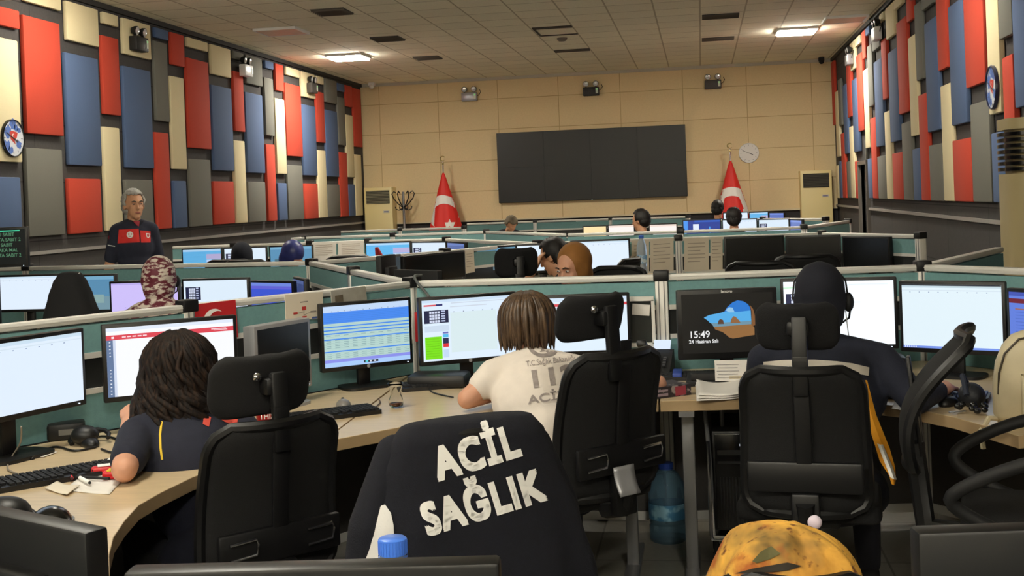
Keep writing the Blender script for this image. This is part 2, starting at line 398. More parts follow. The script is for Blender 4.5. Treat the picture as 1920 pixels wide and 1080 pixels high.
def wall_panels(cols, side):
    X, sx, end = (XL + .056, 1, 'left') if side == 'left' else (XR - .056, -1, 'right')
    P = []
    for ci, col in enumerate(cols):
        for pi, (c, x0, x1, yt, yb) in enumerate(col):
            ym, xm = (max(yt, 0) + yb) / 2, (x0 + x1) / 2
            a, b = sorted((xp(x0, ym, X).y, xp(x1, ym, X).y))
            zt = min(xp(xm, yt, X).z, H - .1); zb = xp(xm, yb, X).z
            if side == 'right' and zb < DZ + .08 and not (b < DY0 - .06 or a > DY1 + .06):
                if a < DY0 - .06: b = min(b, DY0 - .065)
                elif zt < DZ + .3 and zb < 1.6: a = max(a, DY1 + .065)
                else: zb = DZ + .08
            where = ('upper', 'lower')[pi] if len(col) == 2 else ('top', 'middle', 'bottom')[pi]
            P.append([c, a, b, zb, zt, f"{PCOL[c][0]} felt acoustic panel, {where} one in {ORD[ci]} column from {end} edge of {side} wall"])
    for i in range(len(P)):                  # neighbours keep a gap of a finger's width
        for j in range(i + 1, len(P)):
            p, q = P[i], P[j]
            if min(p[4], q[4]) - max(p[3], q[3]) > 0 and min(p[2], q[2]) - max(p[1], q[1]) > -.012:
                lo, hi = (p, q) if p[1] + p[2] < q[1] + q[2] else (q, p)
                m = (lo[2] + hi[1]) / 2
                lo[2] = min(lo[2], m - .01); hi[1] = max(hi[1], m + .01)
    for c, a, b, zb, zt, lab in P:
        b = max(b, a + .06)
        o = build('acoustic_panel', MB().box((X - sx * .025, (a + b) / 2, (zt + zb) / 2), (.05, b - a, zt - zb), bevel=.012), PCOL[c][1])
        tag(o, lab, 'acoustic panel', f'acoustic panels on the {side} wall')
wall_panels(LEFTP, 'left'); wall_panels(RIGHTP, 'right')
# ---------------------------------------------------------------- ceiling lights and vents
M_OFF = mat('unlit_diffuser', (206, 178, 158), .5, var=.03)
for i, (x, y, e, lit) in enumerate(LIGHTS):
    lab = ['lit square ceiling light panel near left end of back wall', 'lit square ceiling light panel near the right felt wall',
           'lit ceiling light panel beyond left bulkhead, out of view', 'lit ceiling light panel beyond right bulkhead, out of view',
           'added fill light panel over the middle row, out of view', 'added fill light panel over the front desks, out of view', 'added fill light panel behind the viewer, left', 'added fill light panel behind the viewer, middle', 'added fill light panel behind the viewer, right',
           'unlit pinkish ceiling light panel above the left felt wall', 'unlit pinkish ceiling light panel by the right felt wall'][i]
    t = thing('ceiling_light', lab, 'ceiling light', (x, y, H - .03), 0, 'ceiling light panels')
    f = MB()
    for sx in (-1, 1): f.box((sx * .285, 0, .012), (.025, .595, .036)); f.box((0, sx * .285, .012), (.545, .025, .036))
    build('frame', f, WHITEP, t)
    build('diffuser', MB().box((0, 0, (-.003 if y > 13 else -.045) if lit else .008), (.54, .54, (.046 if y > 13 else .13) if lit else .02)), emis((255, 249, 234), e) if lit else M_OFF, t)  # unseen panels get a deeper glowing block to throw extra light on the ceiling
M_VENT = mat('dark_vent', (58, 52, 46), .7)
def vent(x, y, sx, sy, label):
    t = thing('ceiling_vent', label, 'vent', (x, y, H - .012), 0, 'ceiling vents')
    build('backing', MB().box((0, 0, .006), (sx, sy, .01)), M_VENT, t)
    s = MB(); n = max(2, int(sy / .07))
    for k in range(n): s.box((0, -sy / 2 + (k + .5) * sy / n, -.004), (sx, .012, .018), rot=(.5, 0, 0))
    build('slat', s, mat('vent_slat', (84, 76, 66), .6), t)
vent(-4.41, 14.1, .42, .45, 'dark square ceiling vent nearest the viewer, left row')
vent(-4.41, 16.72, .42, .45, 'dark square ceiling vent, middle of the left row of three')
vent(-4.4, 19.22, .42, .42, 'dark square ceiling vent farthest back in left row of three')
vent(.35, 16.5, .5, .36, 'slotted ceiling vent nearer the viewer, right of the black screen')
vent(.35, 18.95, .5, .3, 'slotted ceiling vent nearer the back wall, right of the black screen')
vent(-2.0, 19.35, .58, .2, 'narrow ceiling vent strip in front of the back wall centre')
hm = MB().box((-1.99, 16.62, H - .006), (.56, .16, .012)).box((-2.26, 17.0, H - .006), (.03, .8, .012)).box((-1.99, 17.42, H - .006), (.56, .05, .012))
tag(build('ceiling_hatch', hm, M_VENT), 'dark open edges around a lowered ceiling tile, centre of ceiling', 'ceiling hatch')
tag(build('smoke_detector', MB().lathe([(0, -.05), (.05, -.045), (.075, -.02), (.08, 0)], (-1.99, 17.83, H), 16), mat('grey_detector', (110, 104, 92), .5)), 'small round smoke detector on ceiling beside the hatch', 'smoke detector')
c = yp(697, 157, 22.6)
t = thing('security_camera', 'small white security camera in the far left ceiling corner', 'camera', (c.x, 22.6, H - .12))
build('mount', MB().box((0, 0, .08), (.12, .1, .06)), WHITEP, t); build('housing', MB().ell((0, -.02, .03), (.05, .07, .045)), WHITEP, t)
c = yp(1540, 115, 22.6)
t = thing('security_camera', 'small dark security camera in the far right ceiling corner', 'camera', (c.x, 22.6, H - .12))
build('mount', MB().box((0, 0, .08), (.1, .1, .06)), DARK, t); build('housing', MB().ell((0, -.02, .03), (.045, .06, .04)), DARK, t)
# ---------------------------------------------------------------- emergency lights
EMG = mat('emergency_box_black', (28, 28, 30), .5); EMS = mat('emergency_box_silver', (158, 158, 164), .35, .5); EMD = mat('emergency_box_charcoal', (66, 62, 60), .5); EMW = mat('emergency_box_white', (236, 236, 238), .35)
def emergency(x, y, z, rz, m, label, shiny=0):
    t = thing('emergency_light', label, 'emergency light', (x, y, z), rz, 'emergency lights')
    bm_ = build('battery_box', MB().box((0, -.05, .085), (.31, .1, .17), bevel=.012), m, t)
    build('status_panel', MB().box((.115, -.102, .09), (.045, .006, .1)), mat('pale_status_panel', (208, 214, 200), .4), bm_)
    build('status_lamp', MB().box((.115, -.106, .12), (.02, .004, .012)), emis((90, 235, 110), 1.2), bm_)
    for s in (-1, 1):
        h = MB().cyl((s * .095, -.05, .165), (s * .095, -.05, .2), .014).lathe([(0, -.05), (.035, -.045), (.052, -.01), (.056, .02), (.05, .028)], (s * .095, -.06, .235), 16, Euler((PI / 2 + .15, 0, 0)).to_matrix().to_4x4())
        l = build('lamp_head', h, DARK, t)
        build('lens', MB().lathe([(0, .034), (.03, .032), (.05, .026)], (s * .095, -.06, .235), 16, Euler((PI / 2 + .15, 0, 0)).to_matrix().to_4x4()), mat('lamp_lens', (222, 224, 228), .12, .5), l)
    build('cable', MB().tube([(.155, -.03, .1), (.19, -.03, .12), (.22, -.015, .17), (.2, 0, .22)], .006, 6), DARK, t)
emergency(-4.43, YB - .04, 3.49, 0, EMS, 'silver twin-spot emergency light on the back wall, left of the black screen')
emergency(-2.03, YB - .04, 3.47, 0, EMG, 'black twin-spot emergency light above the black screen on back wall')
emergency(.3, YB - .04, 3.48, 0, EMD, 'charcoal twin-spot emergency light on back wall above the clock')
emergency(XL + .058, 13.25, 3.47, PI / 2, EMG, 'black twin-spot emergency light on left felt wall, nearest the viewer')
emergency(XL + .058, 16.62, 3.49, PI / 2, EMW, 'bright white twin-spot emergency light on the left felt wall')
emergency(XL + .058, 19.62, 3.49, PI / 2, EMD, 'charcoal twin-spot emergency light on left felt wall nearest the back wall')
emergency(XR - .058, 13.6, 3.58, -PI / 2, EMG, 'emergency light at the top edge of the right felt wall, partly cut off')
emergency(XR - .058, 16.6, 3.49, -PI / 2, EMW, 'white twin-spot emergency light on the right felt wall')
emergency(XR - .058, 19.6, 3.47, -PI / 2, EMS, 'silver twin-spot emergency light on right felt wall nearest the back corner')
# ---------------------------------------------------------------- back wall things
t = thing('video_wall', 'large blank black display wall hung on cream back wall', 'screen', (-2.085, YB - .1, 1.46))
build('casing', MB().box((0, .01, .685), (3.66, .1, 1.37), bevel=.006), BLACK, t)
sm = MB()
for i in range(4):
    for j in range(2): sm.box((-1.365 + i * .91, -.043, .345 + j * .68), (.904, .008, .675))
build('screen', sm, mat('blank_black_screen', (15, 15, 17), .38), t)
build('sensor_light', MB().box((0, -.042, .004), (.02, .006, .006)), emis((225, 240, 255), 1), t)
def clock(name, label, loc, rz, r, rim, face, extra=None):
    t = thing(name, label, 'clock', loc, rz)
    R = Euler((PI / 2, 0, 0)).to_matrix().to_4x4()
    build('rim', MB().lathe([(r * .93, 0), (r, 0), (r, .022), (r * .98, .03), (r * .955, .03), (r * .945, .018)], (0, 0, 0), 40, R), rim, t)
    f = build('face', MB().lathe([(0, .016), (r * .955, .016)], (0, 0, 0), 40, R), face, t)
    n = MB()
    for k in range(12):
        a = k * PI / 6; n.box((math.sin(a) * r * .78, -.0175, math.cos(a) * r * .78), (.006, .002, .022), rot=(0, a, 0))
    build('hour_marks', n, mat('clock_mark', (96, 96, 104), .6), f)
    for nm, L, a, ww in (('hour_hand', r * .45, math.radians(115), .012), ('minute_hand', r * .68, math.radians(-66), .008)):
        build(nm, MB().box((math.sin(a) * L / 2, -.021, math.cos(a) * L / 2), (ww, .002, L), rot=(0, a, 0)), mat('clock_hand', (70, 68, 70), .5), t)
    if extra: extra(f, r)
clock('wall_clock', 'round white wall clock on back wall beside the right flag', (.922, YB - .045, 2.234), 0, .19, WHITEP, mat('clock_face', (222, 220, 216), .25))
def artwork(f, r):
    m = MB(); rr = random.Random(3)
    for cx, cz, s in ((-.08, .06, .06), (.0, .13, .05), (-.11, -.08, .05), (.09, -.06, .045), (.05, .1, .035), (-.05, -.12, .04), (.1, .08, .03)):
        m.prism([(cx + s * (1 + .35 * rr.uniform(-1, 1)) * math.cos(a), cz + s * (1 + .35 * rr.uniform(-1, 1)) * math.sin(a)) for a in (k * PI / 6 for k in range(12))], .0165, .0172, Euler((PI / 2, 0, 0)).to_matrix().to_4x4())
    build('blue_print', m, mat('clock_blue', (84, 116, 190), .4), f)
    m = MB(); m.prism([(-.06, .06), (-.02, .07), (.03, .065), (.075, .055), (.06, .01), (.02, -.02), (.035, -.06), (.0, -.04), (-.045, -.01)], .0175, .018, Euler((PI / 2, 0, 0)).to_matrix().to_4x4())
    build('red_print', m, mat('clock_red', (196, 62, 52), .4), f)
    m = MB(); m.prism(crescent(.0, .022, .022, .017, .009), .0182, .0186, Euler((PI / 2, 0, 0)).to_matrix().to_4x4()); build('white_crescent', m, WHITEP, f)
def crescent(cx, cz, R, r, dx, dz=0, n=28):
    # outline of a crescent: outer circle less an inner one shifted by (dx, dz)
    d = math.hypot(dx, dz); th = math.atan2(dz, dx)
    a = math.acos(max(-1, min(1, (R * R + d * d - r * r) / (2 * R * d)))); b = math.acos(max(-1, min(1, (d * d + r * r - R * R) / (2 * d * r))))
    out = [(cx + R * math.cos(th + t), cz + R * math.sin(th + t)) for t in (a + (2 * PI - 2 * a) * k / n for k in range(n + 1))]
    inn = []
    bb = PI - b
    for k in range(1, n):
        t = (2 * PI - bb) + (2 * bb - 2 * PI) * k / n
        inn.append((cx + dx + r * math.cos(th + t), cz + dz + r * math.sin(th + t)))
    return out + inn
def star(cx, cz, R, rot=0):
    return [(cx + (R if k % 2 == 0 else R * .4) * math.cos(rot + k * PI / 5), cz + (R if k % 2 == 0 else R * .4) * math.sin(rot + k * PI / 5)) for k in range(10)]
MAPFACE = mat('clock_map_face', (214, 218, 226), .3)
clock('wall_clock', 'black-rimmed round clock with blue and red printed face on left felt wall', (XL + .06, 10.6, 2.32), PI / 2, .185, GLOSS, MAPFACE, artwork)
clock('wall_clock', 'round clock with blue and red printed face on right felt wall', (XR - .06, 10.5, 2.325), -PI / 2, .185, mat('navy_rim', (40, 44, 70), .3), MAPFACE, artwork)
def flag(x, y, ztop, zred, label, dec):
    t = thing('flag', label, 'flag', (x, y, 0), 0, 'flags on stands before the back wall')
    build('stand', MB().lathe([(0, 0), (.2, 0), (.2, .03), (.06, .06), (.03, .12), (0, .12)], seg=20), CHROME, t)
    build('pole', MB().cyl((0, 0, .1), (0, 0, ztop - .1), .014, seg=10), CHROME, t)
    build('finial', MB().ell((0, 0, ztop - .14), (.02, .02, .03)).tube([(.045 * math.cos(a), 0, ztop - .04 + .045 * math.sin(a)) for a in (k * PI / 8 + .5 for k in range(14))], [.003 + .009 * math.sin(PI * k / 13) for k in range(14)], 8), mat('brass_gilt', (206, 186, 130), .25, .8), t)
    rings = []
    for j in range(26):
        z = zred - j * .055; u = j / 25
        r = .018 + .375 * u ** .92; ring = []
        for k in range(48):
            a = 2 * PI * k / 48
            q = r * (1 + .07 * u * math.sin(5 * a + .6) + .04 * u * math.sin(9 * a))
            ring.append((q * math.cos(a), q * .72 * math.sin(a), z))
        rings.append(ring)
    cl = build('cloth', MB().loft(rings), mat('flag_red', (222, 40, 32), .6, var=.05, scale=4, stretch=(1, 1, .2)), t, smooth=180)
    tree = bvh_of(cl)
    for poly in dec:
        m = MB(); m.prism([(x + p[0], p[1]) for p in poly], 0, .0001, Matrix(((1, 0, 0, 0), (0, 0, 1, y - 1.2), (0, 1, 0, 0), (0, 0, 0, 1))))
        d = MB(); d.bm.faces.new([d.bm.verts.new((x + p[0], y - 1.2, p[1])) for p in poly]); m.bm.free()
        refine(d, .03); project(d, tree, (0, 1, 0), .006)
        build('emblem', d, mat('flag_white', (238, 234, 228), .6), cl, world=True, smooth=0)
flag(-4.92, 22.45, 2.41, 2.09, 'red flag with white crescent and star furled on a stand, left of the screen',
     [crescent(-.02, 1.34, .32, .255, .035, -.1), star(.13, 1.1, .1, .3)])
flag(.56, 22.45, 2.41, 2.09, 'red flag with white crescent furled on a stand, right of the screen',
     [crescent(.0, 1.26, .34, .265, .0, -.09), star(.24, 1.16, .06, .2)])
def air_con(x0, x1, ztop, y0, label, grill):
    w_ = x1 - x0
    t = thing('air_conditioner', label, 'air conditioner', ((x0 + x1) / 2, y0, 0))
    build('cabinet', MB().box((0, .17, ztop / 2), (w_, .34, ztop), bevel=.012), CREAMP, t)
    g = build('grille', MB().box((0, -.004, ztop - .19), (w_ - .1, .014, .26)), mat('grille_dark', (62, 60, 50) if grill else (40, 40, 38), .6), t)
    s = MB()
    for k in range(9): s.box((0, -.014, ztop - .305 + k * .029), (w_ - .1, .012, .007 if grill else .004), rot=(.4, 0, 0))
    build('louvre', s, mat('louvre_beige', (150, 144, 118), .5) if grill else DARK, g)
    build('control_panel', MB().box((w_ * .28, -.003, ztop - .48), (.12, .008, .05)), mat('ac_label', (196, 190, 176), .4), t)
    build('control_marks', MB().box((w_ * .28, -.008, ztop - .48), (.09, .002, .02)), mat('ac_marks', (110, 108, 140), .4), t)
    build('plinth', MB().box((0, .17, .03), (w_ + .01, .33, .06)), DARK, t)
air_con(-6.57, -6.0, 1.86, 22.6, 'cream floor-standing air conditioner in the far left corner', 1)
air_con(1.83, 2.4, 1.85, 22.6, 'cream floor-standing air conditioner in the far right corner', 0)
t = thing('air_conditioner', 'tall beige air conditioner with curved black louvres by the right wall', 'air conditioner', (2.19, 7.95, 0))
pr = rrect(.58, .42, .13, 6)
build('cabinet', MB().prism(pr, 0.05, 1.58).prism(pr, 1.86, 1.93).prism(rrect(.5, .34, .1, 6), 1.56, 1.87), CREAMP2, t, smooth=35)
build('plinth', MB().prism(rrect(.54, .38, .1, 6), 0, .06), DARK, t)
lv = MB()
for k in range(7): lv.prism(rrect(.585, .425, .13, 6), 1.60 + k * .037, 1.622 + k * .037)
build('louvre', lv, GLOSS, t, smooth=35)
build('control_panel', MB().box((-.1, -.212, 1.22), (.12, .008, .2), bevel=.004), mat('ac_panel', (160, 150, 125), .3), t)
t = thing('coat_stand', 'steel coat stand with curled black hooks beside the left air conditioner', 'coat stand', (-5.76, 22.55, 0))
build('base', MB().lathe([(0, 0), (.22, 0), (.22, .02), (.05, .05), (0, .05)]), STEEL, t)
build('pole', MB().cyl((0, 0, .04), (0, 0, 1.76), .024), STEEL, t)
for k in range(6):
    a = k * PI / 3 + .25; d = V((math.cos(a), math.sin(a), 0))
    build('hook', MB().tube([d * .02 + V((0, 0, 1.45)), d * .1 + V((0, 0, 1.52)), d * .19 + V((0, 0, 1.63)), d * .22 + V((0, 0, 1.72)), d * .18 + V((0, 0, 1.77)), d * .13 + V((0, 0, 1.73))], .011, 8), BLACK, t)
    build('hook', MB().tube([d * .02 + V((0, 0, 1.44)), d * .09 + V((0, 0, 1.4)), d * .15 + V((0, 0, 1.42)), d * .16 + V((0, 0, 1.47))], .01, 8), BLACK, t)
# ================================================================ partitions
PH = 1.175
GLASSD = mat('smoked_slot_panel', (46, 48, 48), .25)
def wp(px, py): p = gp(px, py, PH); return (p.x, p.y)
def partition(P, Q, label, post=True, start=False, group='office partitions', low=TEAL, slot=GLASSD):
    P, Q = V((*P, 0)), V((*Q, 0)); d = Q - P; L = d.length
    t = thing('partition', label, 'partition', P, math.atan2(d.y, d.x), group)
    t['kind'] = 'thing'
    build('top_rail', MB().box((L / 2, 0, PH - .014), (L - .06, .05, .028), bevel=.005).box((L / 2, -.0255, PH - .012), (L - .06, .002, .004)), ALU, t)
    build('fabric_panel', MB().box((L / 2, 0, 1.088), (L - .06, .044, .104)), TEAL, t)
    for z, h_ in ((1.025, .022), (.892, .02), (.07, .04)): build('rail', MB().box((L / 2, 0, z), (L - .06, .05, h_)), ALU, t)
    build('slot_panel', MB().box((L / 2, 0, .958), (L - .06, .03, .112)), slot, t)
    build('lower_panel', MB().box((L / 2, 0, .81), (L - .06, .044, .144)), low, t)
    build('base_panel', MB().box((L / 2, 0, .412), (L - .06, .04, .645)), mat('shade_grey_laminate', (72, 69, 66), .6, var=.05), t)  # darkened below desk height to carry the under-desk shade
    for x in ([0] if start else []) + ([L] if post else []):
        p = build('post', MB().box((x, 0, PH / 2 - .01), (.058, .058, PH - .02), bevel=.006), ALU, t)
        build('post_groove', MB().box((x - .012, -.03, .6), (.005, .003, 1.1)).box((x + .012, -.03, .6), (.005, .003, 1.1)), STEEL, p)
        build('connector_cap', MB().box((x, 0, PH - .006), (.07, .07, .05), bevel=.008), BLACK, t)
    return t
F1, F2, F3, F4 = (-2.05, 4.47), (-1.375, 5.48), (-.195, 5.46), (.985, 5.63)
F0, F5 = (-2.70, 3.46), (1.83, 4.60)
S1, S0, SM = (-2.63, 7.72), (-5.04, 8.24), (-3.84, 7.98)
BM, B1, B2, B3, B4 = (-1.93, 8.75), (-1.36, 9.76), (-.2, 9.86), (.955, 9.88), (1.545, 8.87)
partition(F0, F1, 'teal partition behind the far left monitor, ending at a black-capped post', start=True)
partition(F1, F2, 'teal partition carrying the red flag, chart and plastic pocket')
partition(F2, F3, 'teal partition behind the woman in the white T-shirt')
partition(F3, F4, 'teal partition behind the person in the dark head covering')
partition(F4, F5, 'teal partition behind the bluish monitor at the right edge')
partition((-2.0, 6.6), F2, 'pale diagonal partition running back from the post behind the striped blue screen', post=False, low=TEAL2)
partition(S1, (-2.0, 6.6), 'pale diagonal partition meeting the left middle-row post', low=TEAL2)
partition(F4, (1.63, 6.92), 'partition slanting back to the right wall, seen as a thin white rail', post=False)
partition((-6.1, 8.46), S0, 'partition at the far left behind the small dark screen', post=True)
partition(S0, S1, 'long teal partition in front of the standing man', low=TEAL)
partition(S1, BM, 'diagonal partition behind the blank black monitors, left of the brown headscarf', post=True)
partition(BM, B1, 'diagonal partition behind the bluish monitor, left of the seated man', post=True)
partition(B1, B2, 'partition behind the monitors of the seated man and brown-scarfed woman', post=True)
partition(B2, B3, 'partition hung with papers behind three blank black monitors', post=True)
partition(B3, B4, 'short partition with a broad pale end post near right wall', post=True)
R = [wp(320, 462), wp(438, 458), wp(581, 454), wp(690, 450), wp(837, 447)]
Rl = ['partition by the left wall behind a bluish monitor', 'partition behind the two dark-scarfed heads', 'partition papered in white, right of the blue headscarf', 'partition behind the small white and blue monitors, centre left']
for a, b, l in zip(R, R[1:], Rl): partition(a, b, l, group='office partitions far back')
partition(R[-1], B1, 'diagonal partition joining the third row to the middle row', post=False, group='office partitions far back')
Q = [wp(1060, 438), wp(1276, 432), wp(1507, 424), wp(1590, 413)]
for a, b, l in zip(Q, Q[1:], ['third-row partition behind the brown headscarf', 'third-row partition in front of the blue desktop screen', 'third-row partition end slanting towards right wall']): partition(a, b, l, group='office partitions far back')
T = [wp(545, 446), wp(571, 444), wp(737, 439), wp(912, 433)]
for a, b, l in zip(T, T[1:], ['short fourth-row partition end by the left wall', 'fourth-row partition left of the coat stand', 'fourth-row partition below the left flag']): partition(a, b, l, group='office partitions far back')
partition(T[-1], Q[0], 'diagonal partition between fourth and third rows, centre', post=False, group='office partitions far back')
U = [wp(636, 433), wp(750, 429), wp(870, 425)]
for a, b, l in zip(U, U[1:], ['fifth-row partition in front of left air conditioner', 'fifth-row partition right in front of the left flag']): partition(a, b, l, group='office partitions far back')
W_ = [wp(872, 419), wp(1003, 414), wp(1145, 409), wp(1290, 405)]
for a, b, l in zip(W_, W_[1:], ['last-row partition under the black screen, left piece', 'last-row partition under the black screen, middle piece', 'last-row partition under the black screen, right piece']): partition(a, b, l, group='office partitions far back')
X_ = [wp(1285, 413), wp(1430, 409), wp(1548, 409)]
for a, b, l in zip(X_, X_[1:], ['far right partition behind the last monitors', 'far right partition with a pale grey end by the air conditioner']): partition(a, b, l, group='office partitions far back')
NL = (-1.42, 1.105); NR = (.98, 1.115)
partition(F0, NL, 'partition on the near left, outside the picture edge', post=False)
partition(NL, NR, 'nearest partition, only its aluminium rail showing at the bottom', start=True)
# ================================================================ desks
def desk_top(t, poly, z=.74, th=.042):
    m = MB(); m.prism(poly, z - th, z)
    bmesh.ops.recalc_face_normals(m.bm, faces=m.bm.faces[:])
    for f in m.bm.faces: f.material_index = 0 if abs(f.normal.z) > .5 else 1
    return build('worktop', m, [WOOD, EDGE], t, world=True, smooth=30, bevel=.002)
def leg_mb(x, y, rz=0, z=.698):
    M = Matrix.Translation((x, y, 0)) @ Euler((0, 0, rz)).to_matrix().to_4x4()
    return MB(M).box((0, 0, z / 2), (.05, .03, z - .0), bevel=.006).box((0, .06, .015), (.06, .5, .03), bevel=.008).box((0, .0, z - .01), (.06, .42, .02))
def g2(px, py, z=.74): p = gp(px, py, z); return (p.x, p.y)
LD = [(-2.63, 3.46), (-2.01, 4.42), (-1.385, 5.37), g2(603, 828), g2(520, 842), g2(430, 868), g2(360, 895), g2(302, 923), g2(260, 947), g2(233, 977), g2(213, 1007), g2(205, 1040), g2(206, 1085), (-1.28, 2.35), (-1.1, 2.1), (-1.35, 1.75), (-1.65, 1.65)]
t = thing('desk', 'pale wood desk with a concave curved edge under the keyboard and papers', 'desk', (-2.0, 3.6, 0), 0, 'front desks')
desk_top(t, LD)
for p in ((-2.25, 3.45, .5), (-1.62, 4.6, .5), (-1.5, 2.2, .9)): build('leg', leg_mb(*p), STEEL, t, world=True)
CDp = [(-1.375, 5.385), (-1.33, 5.43), (-.2, 5.43), g2(1234, 752), g2(1040, 763), g2(860, 780), g2(606, 828)]
t = thing('desk', 'pale wood desk with the tea glass, under the white-shirted arm', 'desk', (-.7, 4.9, 0), 0, 'front desks')
desk_top(t, CDp)
for p in ((-.33, 4.86, 0), (-1.15, 4.75, .3)): build('leg', leg_mb(*p), STEEL, t, world=True)
RDp = [(-.19, 5.43), (.97, 5.59), (1.82, 4.55), (1.45, 4.12), g2(1910, 817), g2(1789, 782), g2(1690, 762), g2(1560, 748), g2(1390, 748), g2(1238, 752)]
t = thing('desk', 'pale wood desk holding papers, lock-screen monitor and beige backpack', 'desk', (.5, 4.9, 0), 0, 'front desks')
desk_top(t, RDp)
build('leg', leg_mb(-.088, 4.82, 0), STEEL, t, world=True)
build('leg', leg_mb(1.15, 4.25, .6), STEEL, t, world=True)
build('brace', MB().tube([(-.02, 4.85, .69), (.02, 4.85, .12)], .009).tube([(.05, 4.9, .69), (.05, 4.9, .12)], .009), STEEL, t, world=True)
t = thing('desk', 'near desk under the foreground monitors, below the picture edge', 'desk', (-.2, 1.5, 0), 0, 'front desks')
desk_top(t, [(-1.6, 1.62), (-1.3, 1.22), (.95, 1.22), (1.2, 1.7), (1.0, 1.9), (.1, 1.86), (-.7, 1.86), (-1.06, 2.06)])
for p in ((-.9, 1.5, 0), (.7, 1.5, 0)): build('leg', leg_mb(*p), STEEL, t, world=True)
def row_desk(P, Q, label, depth=.7):
    P, Q = V((*P, 0)), V((*Q, 0)); d = (Q - P).normalized(); n = V((d.y, -d.x, 0))
    a, b = P + d * .12 + n * .09, Q - d * .12 + n * .09
    i = .28
    poly = [(a.x, a.y), (b.x, b.y), tuple((b + n * depth - d * i)[:2]), tuple((a + n * depth + d * i)[:2])]
    t = thing('desk', label, 'desk', (a + b) / 2, 0, 'desks beyond the front partitions')
    desk_top(t, poly)
    for k in (.22, .78):
        c = a.lerp(b, k) + n * depth * .5; build('leg', leg_mb(c.x, c.y, math.atan2(d.y, d.x)), STEEL, t, world=True)
row_desk(S0, S1, 'desk along the left middle partition, behind the front row')
row_desk(S1, B1, 'desk under the blank monitors on the middle diagonal')
row_desk(B1, B2, 'desk in front of the seated man, middle row')
row_desk(B2, B3, 'desk under the three blank black monitors, middle row')
row_desk(R[0], R[2], 'desk of the dark-scarfed pair, third row left')
row_desk(R[2], R[4], 'desk of the small monitors, third row centre left')
row_desk((-1.2, 14.98), (.86, 15.08), 'desk under the blue desktop screen, far right')
row_desk((.8, 15.1), X_[2], 'small desk under the last dim blue monitor, far right', .45)
row_desk((.1, 19.0), (1.85, 18.95), 'desk below the right flag, last row')
row_desk(F3, F2, 'desk on the far side of the front partition, left')
# ================================================================ monitors
M_OFFS = mat('switched_off_screen', (13, 13, 15), .22)
def dashes(u0, u1, v, n, w_, h_, col):
    return [(u0 + (u1 - u0) * k / n, v, u0 + (u1 - u0) * k / n + w_, v + h_, col) for k in range(n)]
def ui_white(tint=(226, 240, 255), bar=(205, 226, 242)):
    return [(0, 0, 1, 1, tint), (0, 0, 1, .05, bar), (0, .085, 1, .1, (214, 230, 240))] + dashes(.08, .95, .115, 9, .012, .012, (130, 150, 180))
UI = {}
UI['white'] = ui_white()
UI['white_task'] = ui_white((228, 244, 252), (196, 216, 226)) + [(0, .965, 1, 1, (120, 150, 235)), (.0, 0, 1, .02, (24, 26, 40))] + [(.015 + k * .022, .972, .027 + k * .022, .992, (235, 240, 250)) for k in range(6)]
UI['red_head'] = [(0, 0, 1, 1, (250, 252, 255)), (0, 0, 1, .05, (226, 236, 250)), (0, .105, 1, .175, RED_UI), (0, .175, .05, 1, (100, 122, 158)), (.05, .175, .07, 1, (210, 220, 240))] + [(.02, .2 + k * .05, .032, .212 + k * .05, (250, 250, 255)) for k in list(range(5)) + list(range(8, 16))] + dashes(.12, .32, .13, 5, .03, .018, (250, 220, 225)) + [(.04, .125, .06, .155, (250, 240, 245)), (.82, .122, .94, .135, (250, 215, 222)), (.84, .14, .95, .15, (250, 215, 222))]
UI['list'] = [(0, 0, 1, 1, (184, 214, 208)), (0, 0, 1, .1, (196, 218, 248)), (0, .1, 1, .285, (74, 140, 240)), (0, .925, 1, 1, (170, 205, 250)), (0, .875, 1, .925, (140, 146, 236))] + \
    [(0, v, 1, v + .02, (66, 138, 238)) for v in (.33, .385, .44, .535, .735)] + [(0, v, 1, v + .003, (150, 186, 186)) for v in (.31, .36, .41, .47, .5, .57, .6, .63, .66, .69, .77, .8, .83, .86)] + [(0, v, 1, v + .003, (50, 112, 214)) for v in (.13, .16, .19, .22, .25)] + \
    [(.02 + .1 * k, v, .075 + .1 * k, v + .007, (112, 150, 160)) for k in range(10) for v in (.48, .555, .585, .615, .645, .675, .78, .81, .84)] + dashes(.08, .95, .075, 12, .008, .012, (90, 110, 150)) + [(.43, .93, .6, .965, (40, 44, 60)), (.45, .935, .48, .96, (90, 220, 230)), (.5, .935, .52, .96, (220, 225, 235)), (.55, .935, .57, .96, (220, 225, 235))]
KEYP = lambda u0, v0, u1, v1: [(u0, v0, u1, v1, (34, 38, 70))] + [(u0 + (u1 - u0) * (.22 + .11 * i), v0 + (v1 - v0) * (.08 + .23 * j), u0 + (u1 - u0) * (.31 + .11 * i), v0 + (v1 - v0) * (.26 + .23 * j), (214, 222, 244)) for i in range(4) for j in range(4)] + [(u0 + (u1 - u0) * .7, v0 + (v1 - v0) * (.04 + .19 * j), u0 + (u1 - u0) * .86, v0 + (v1 - v0) * (.14 + .19 * j), (190, 200, 230)) for j in range(5)]
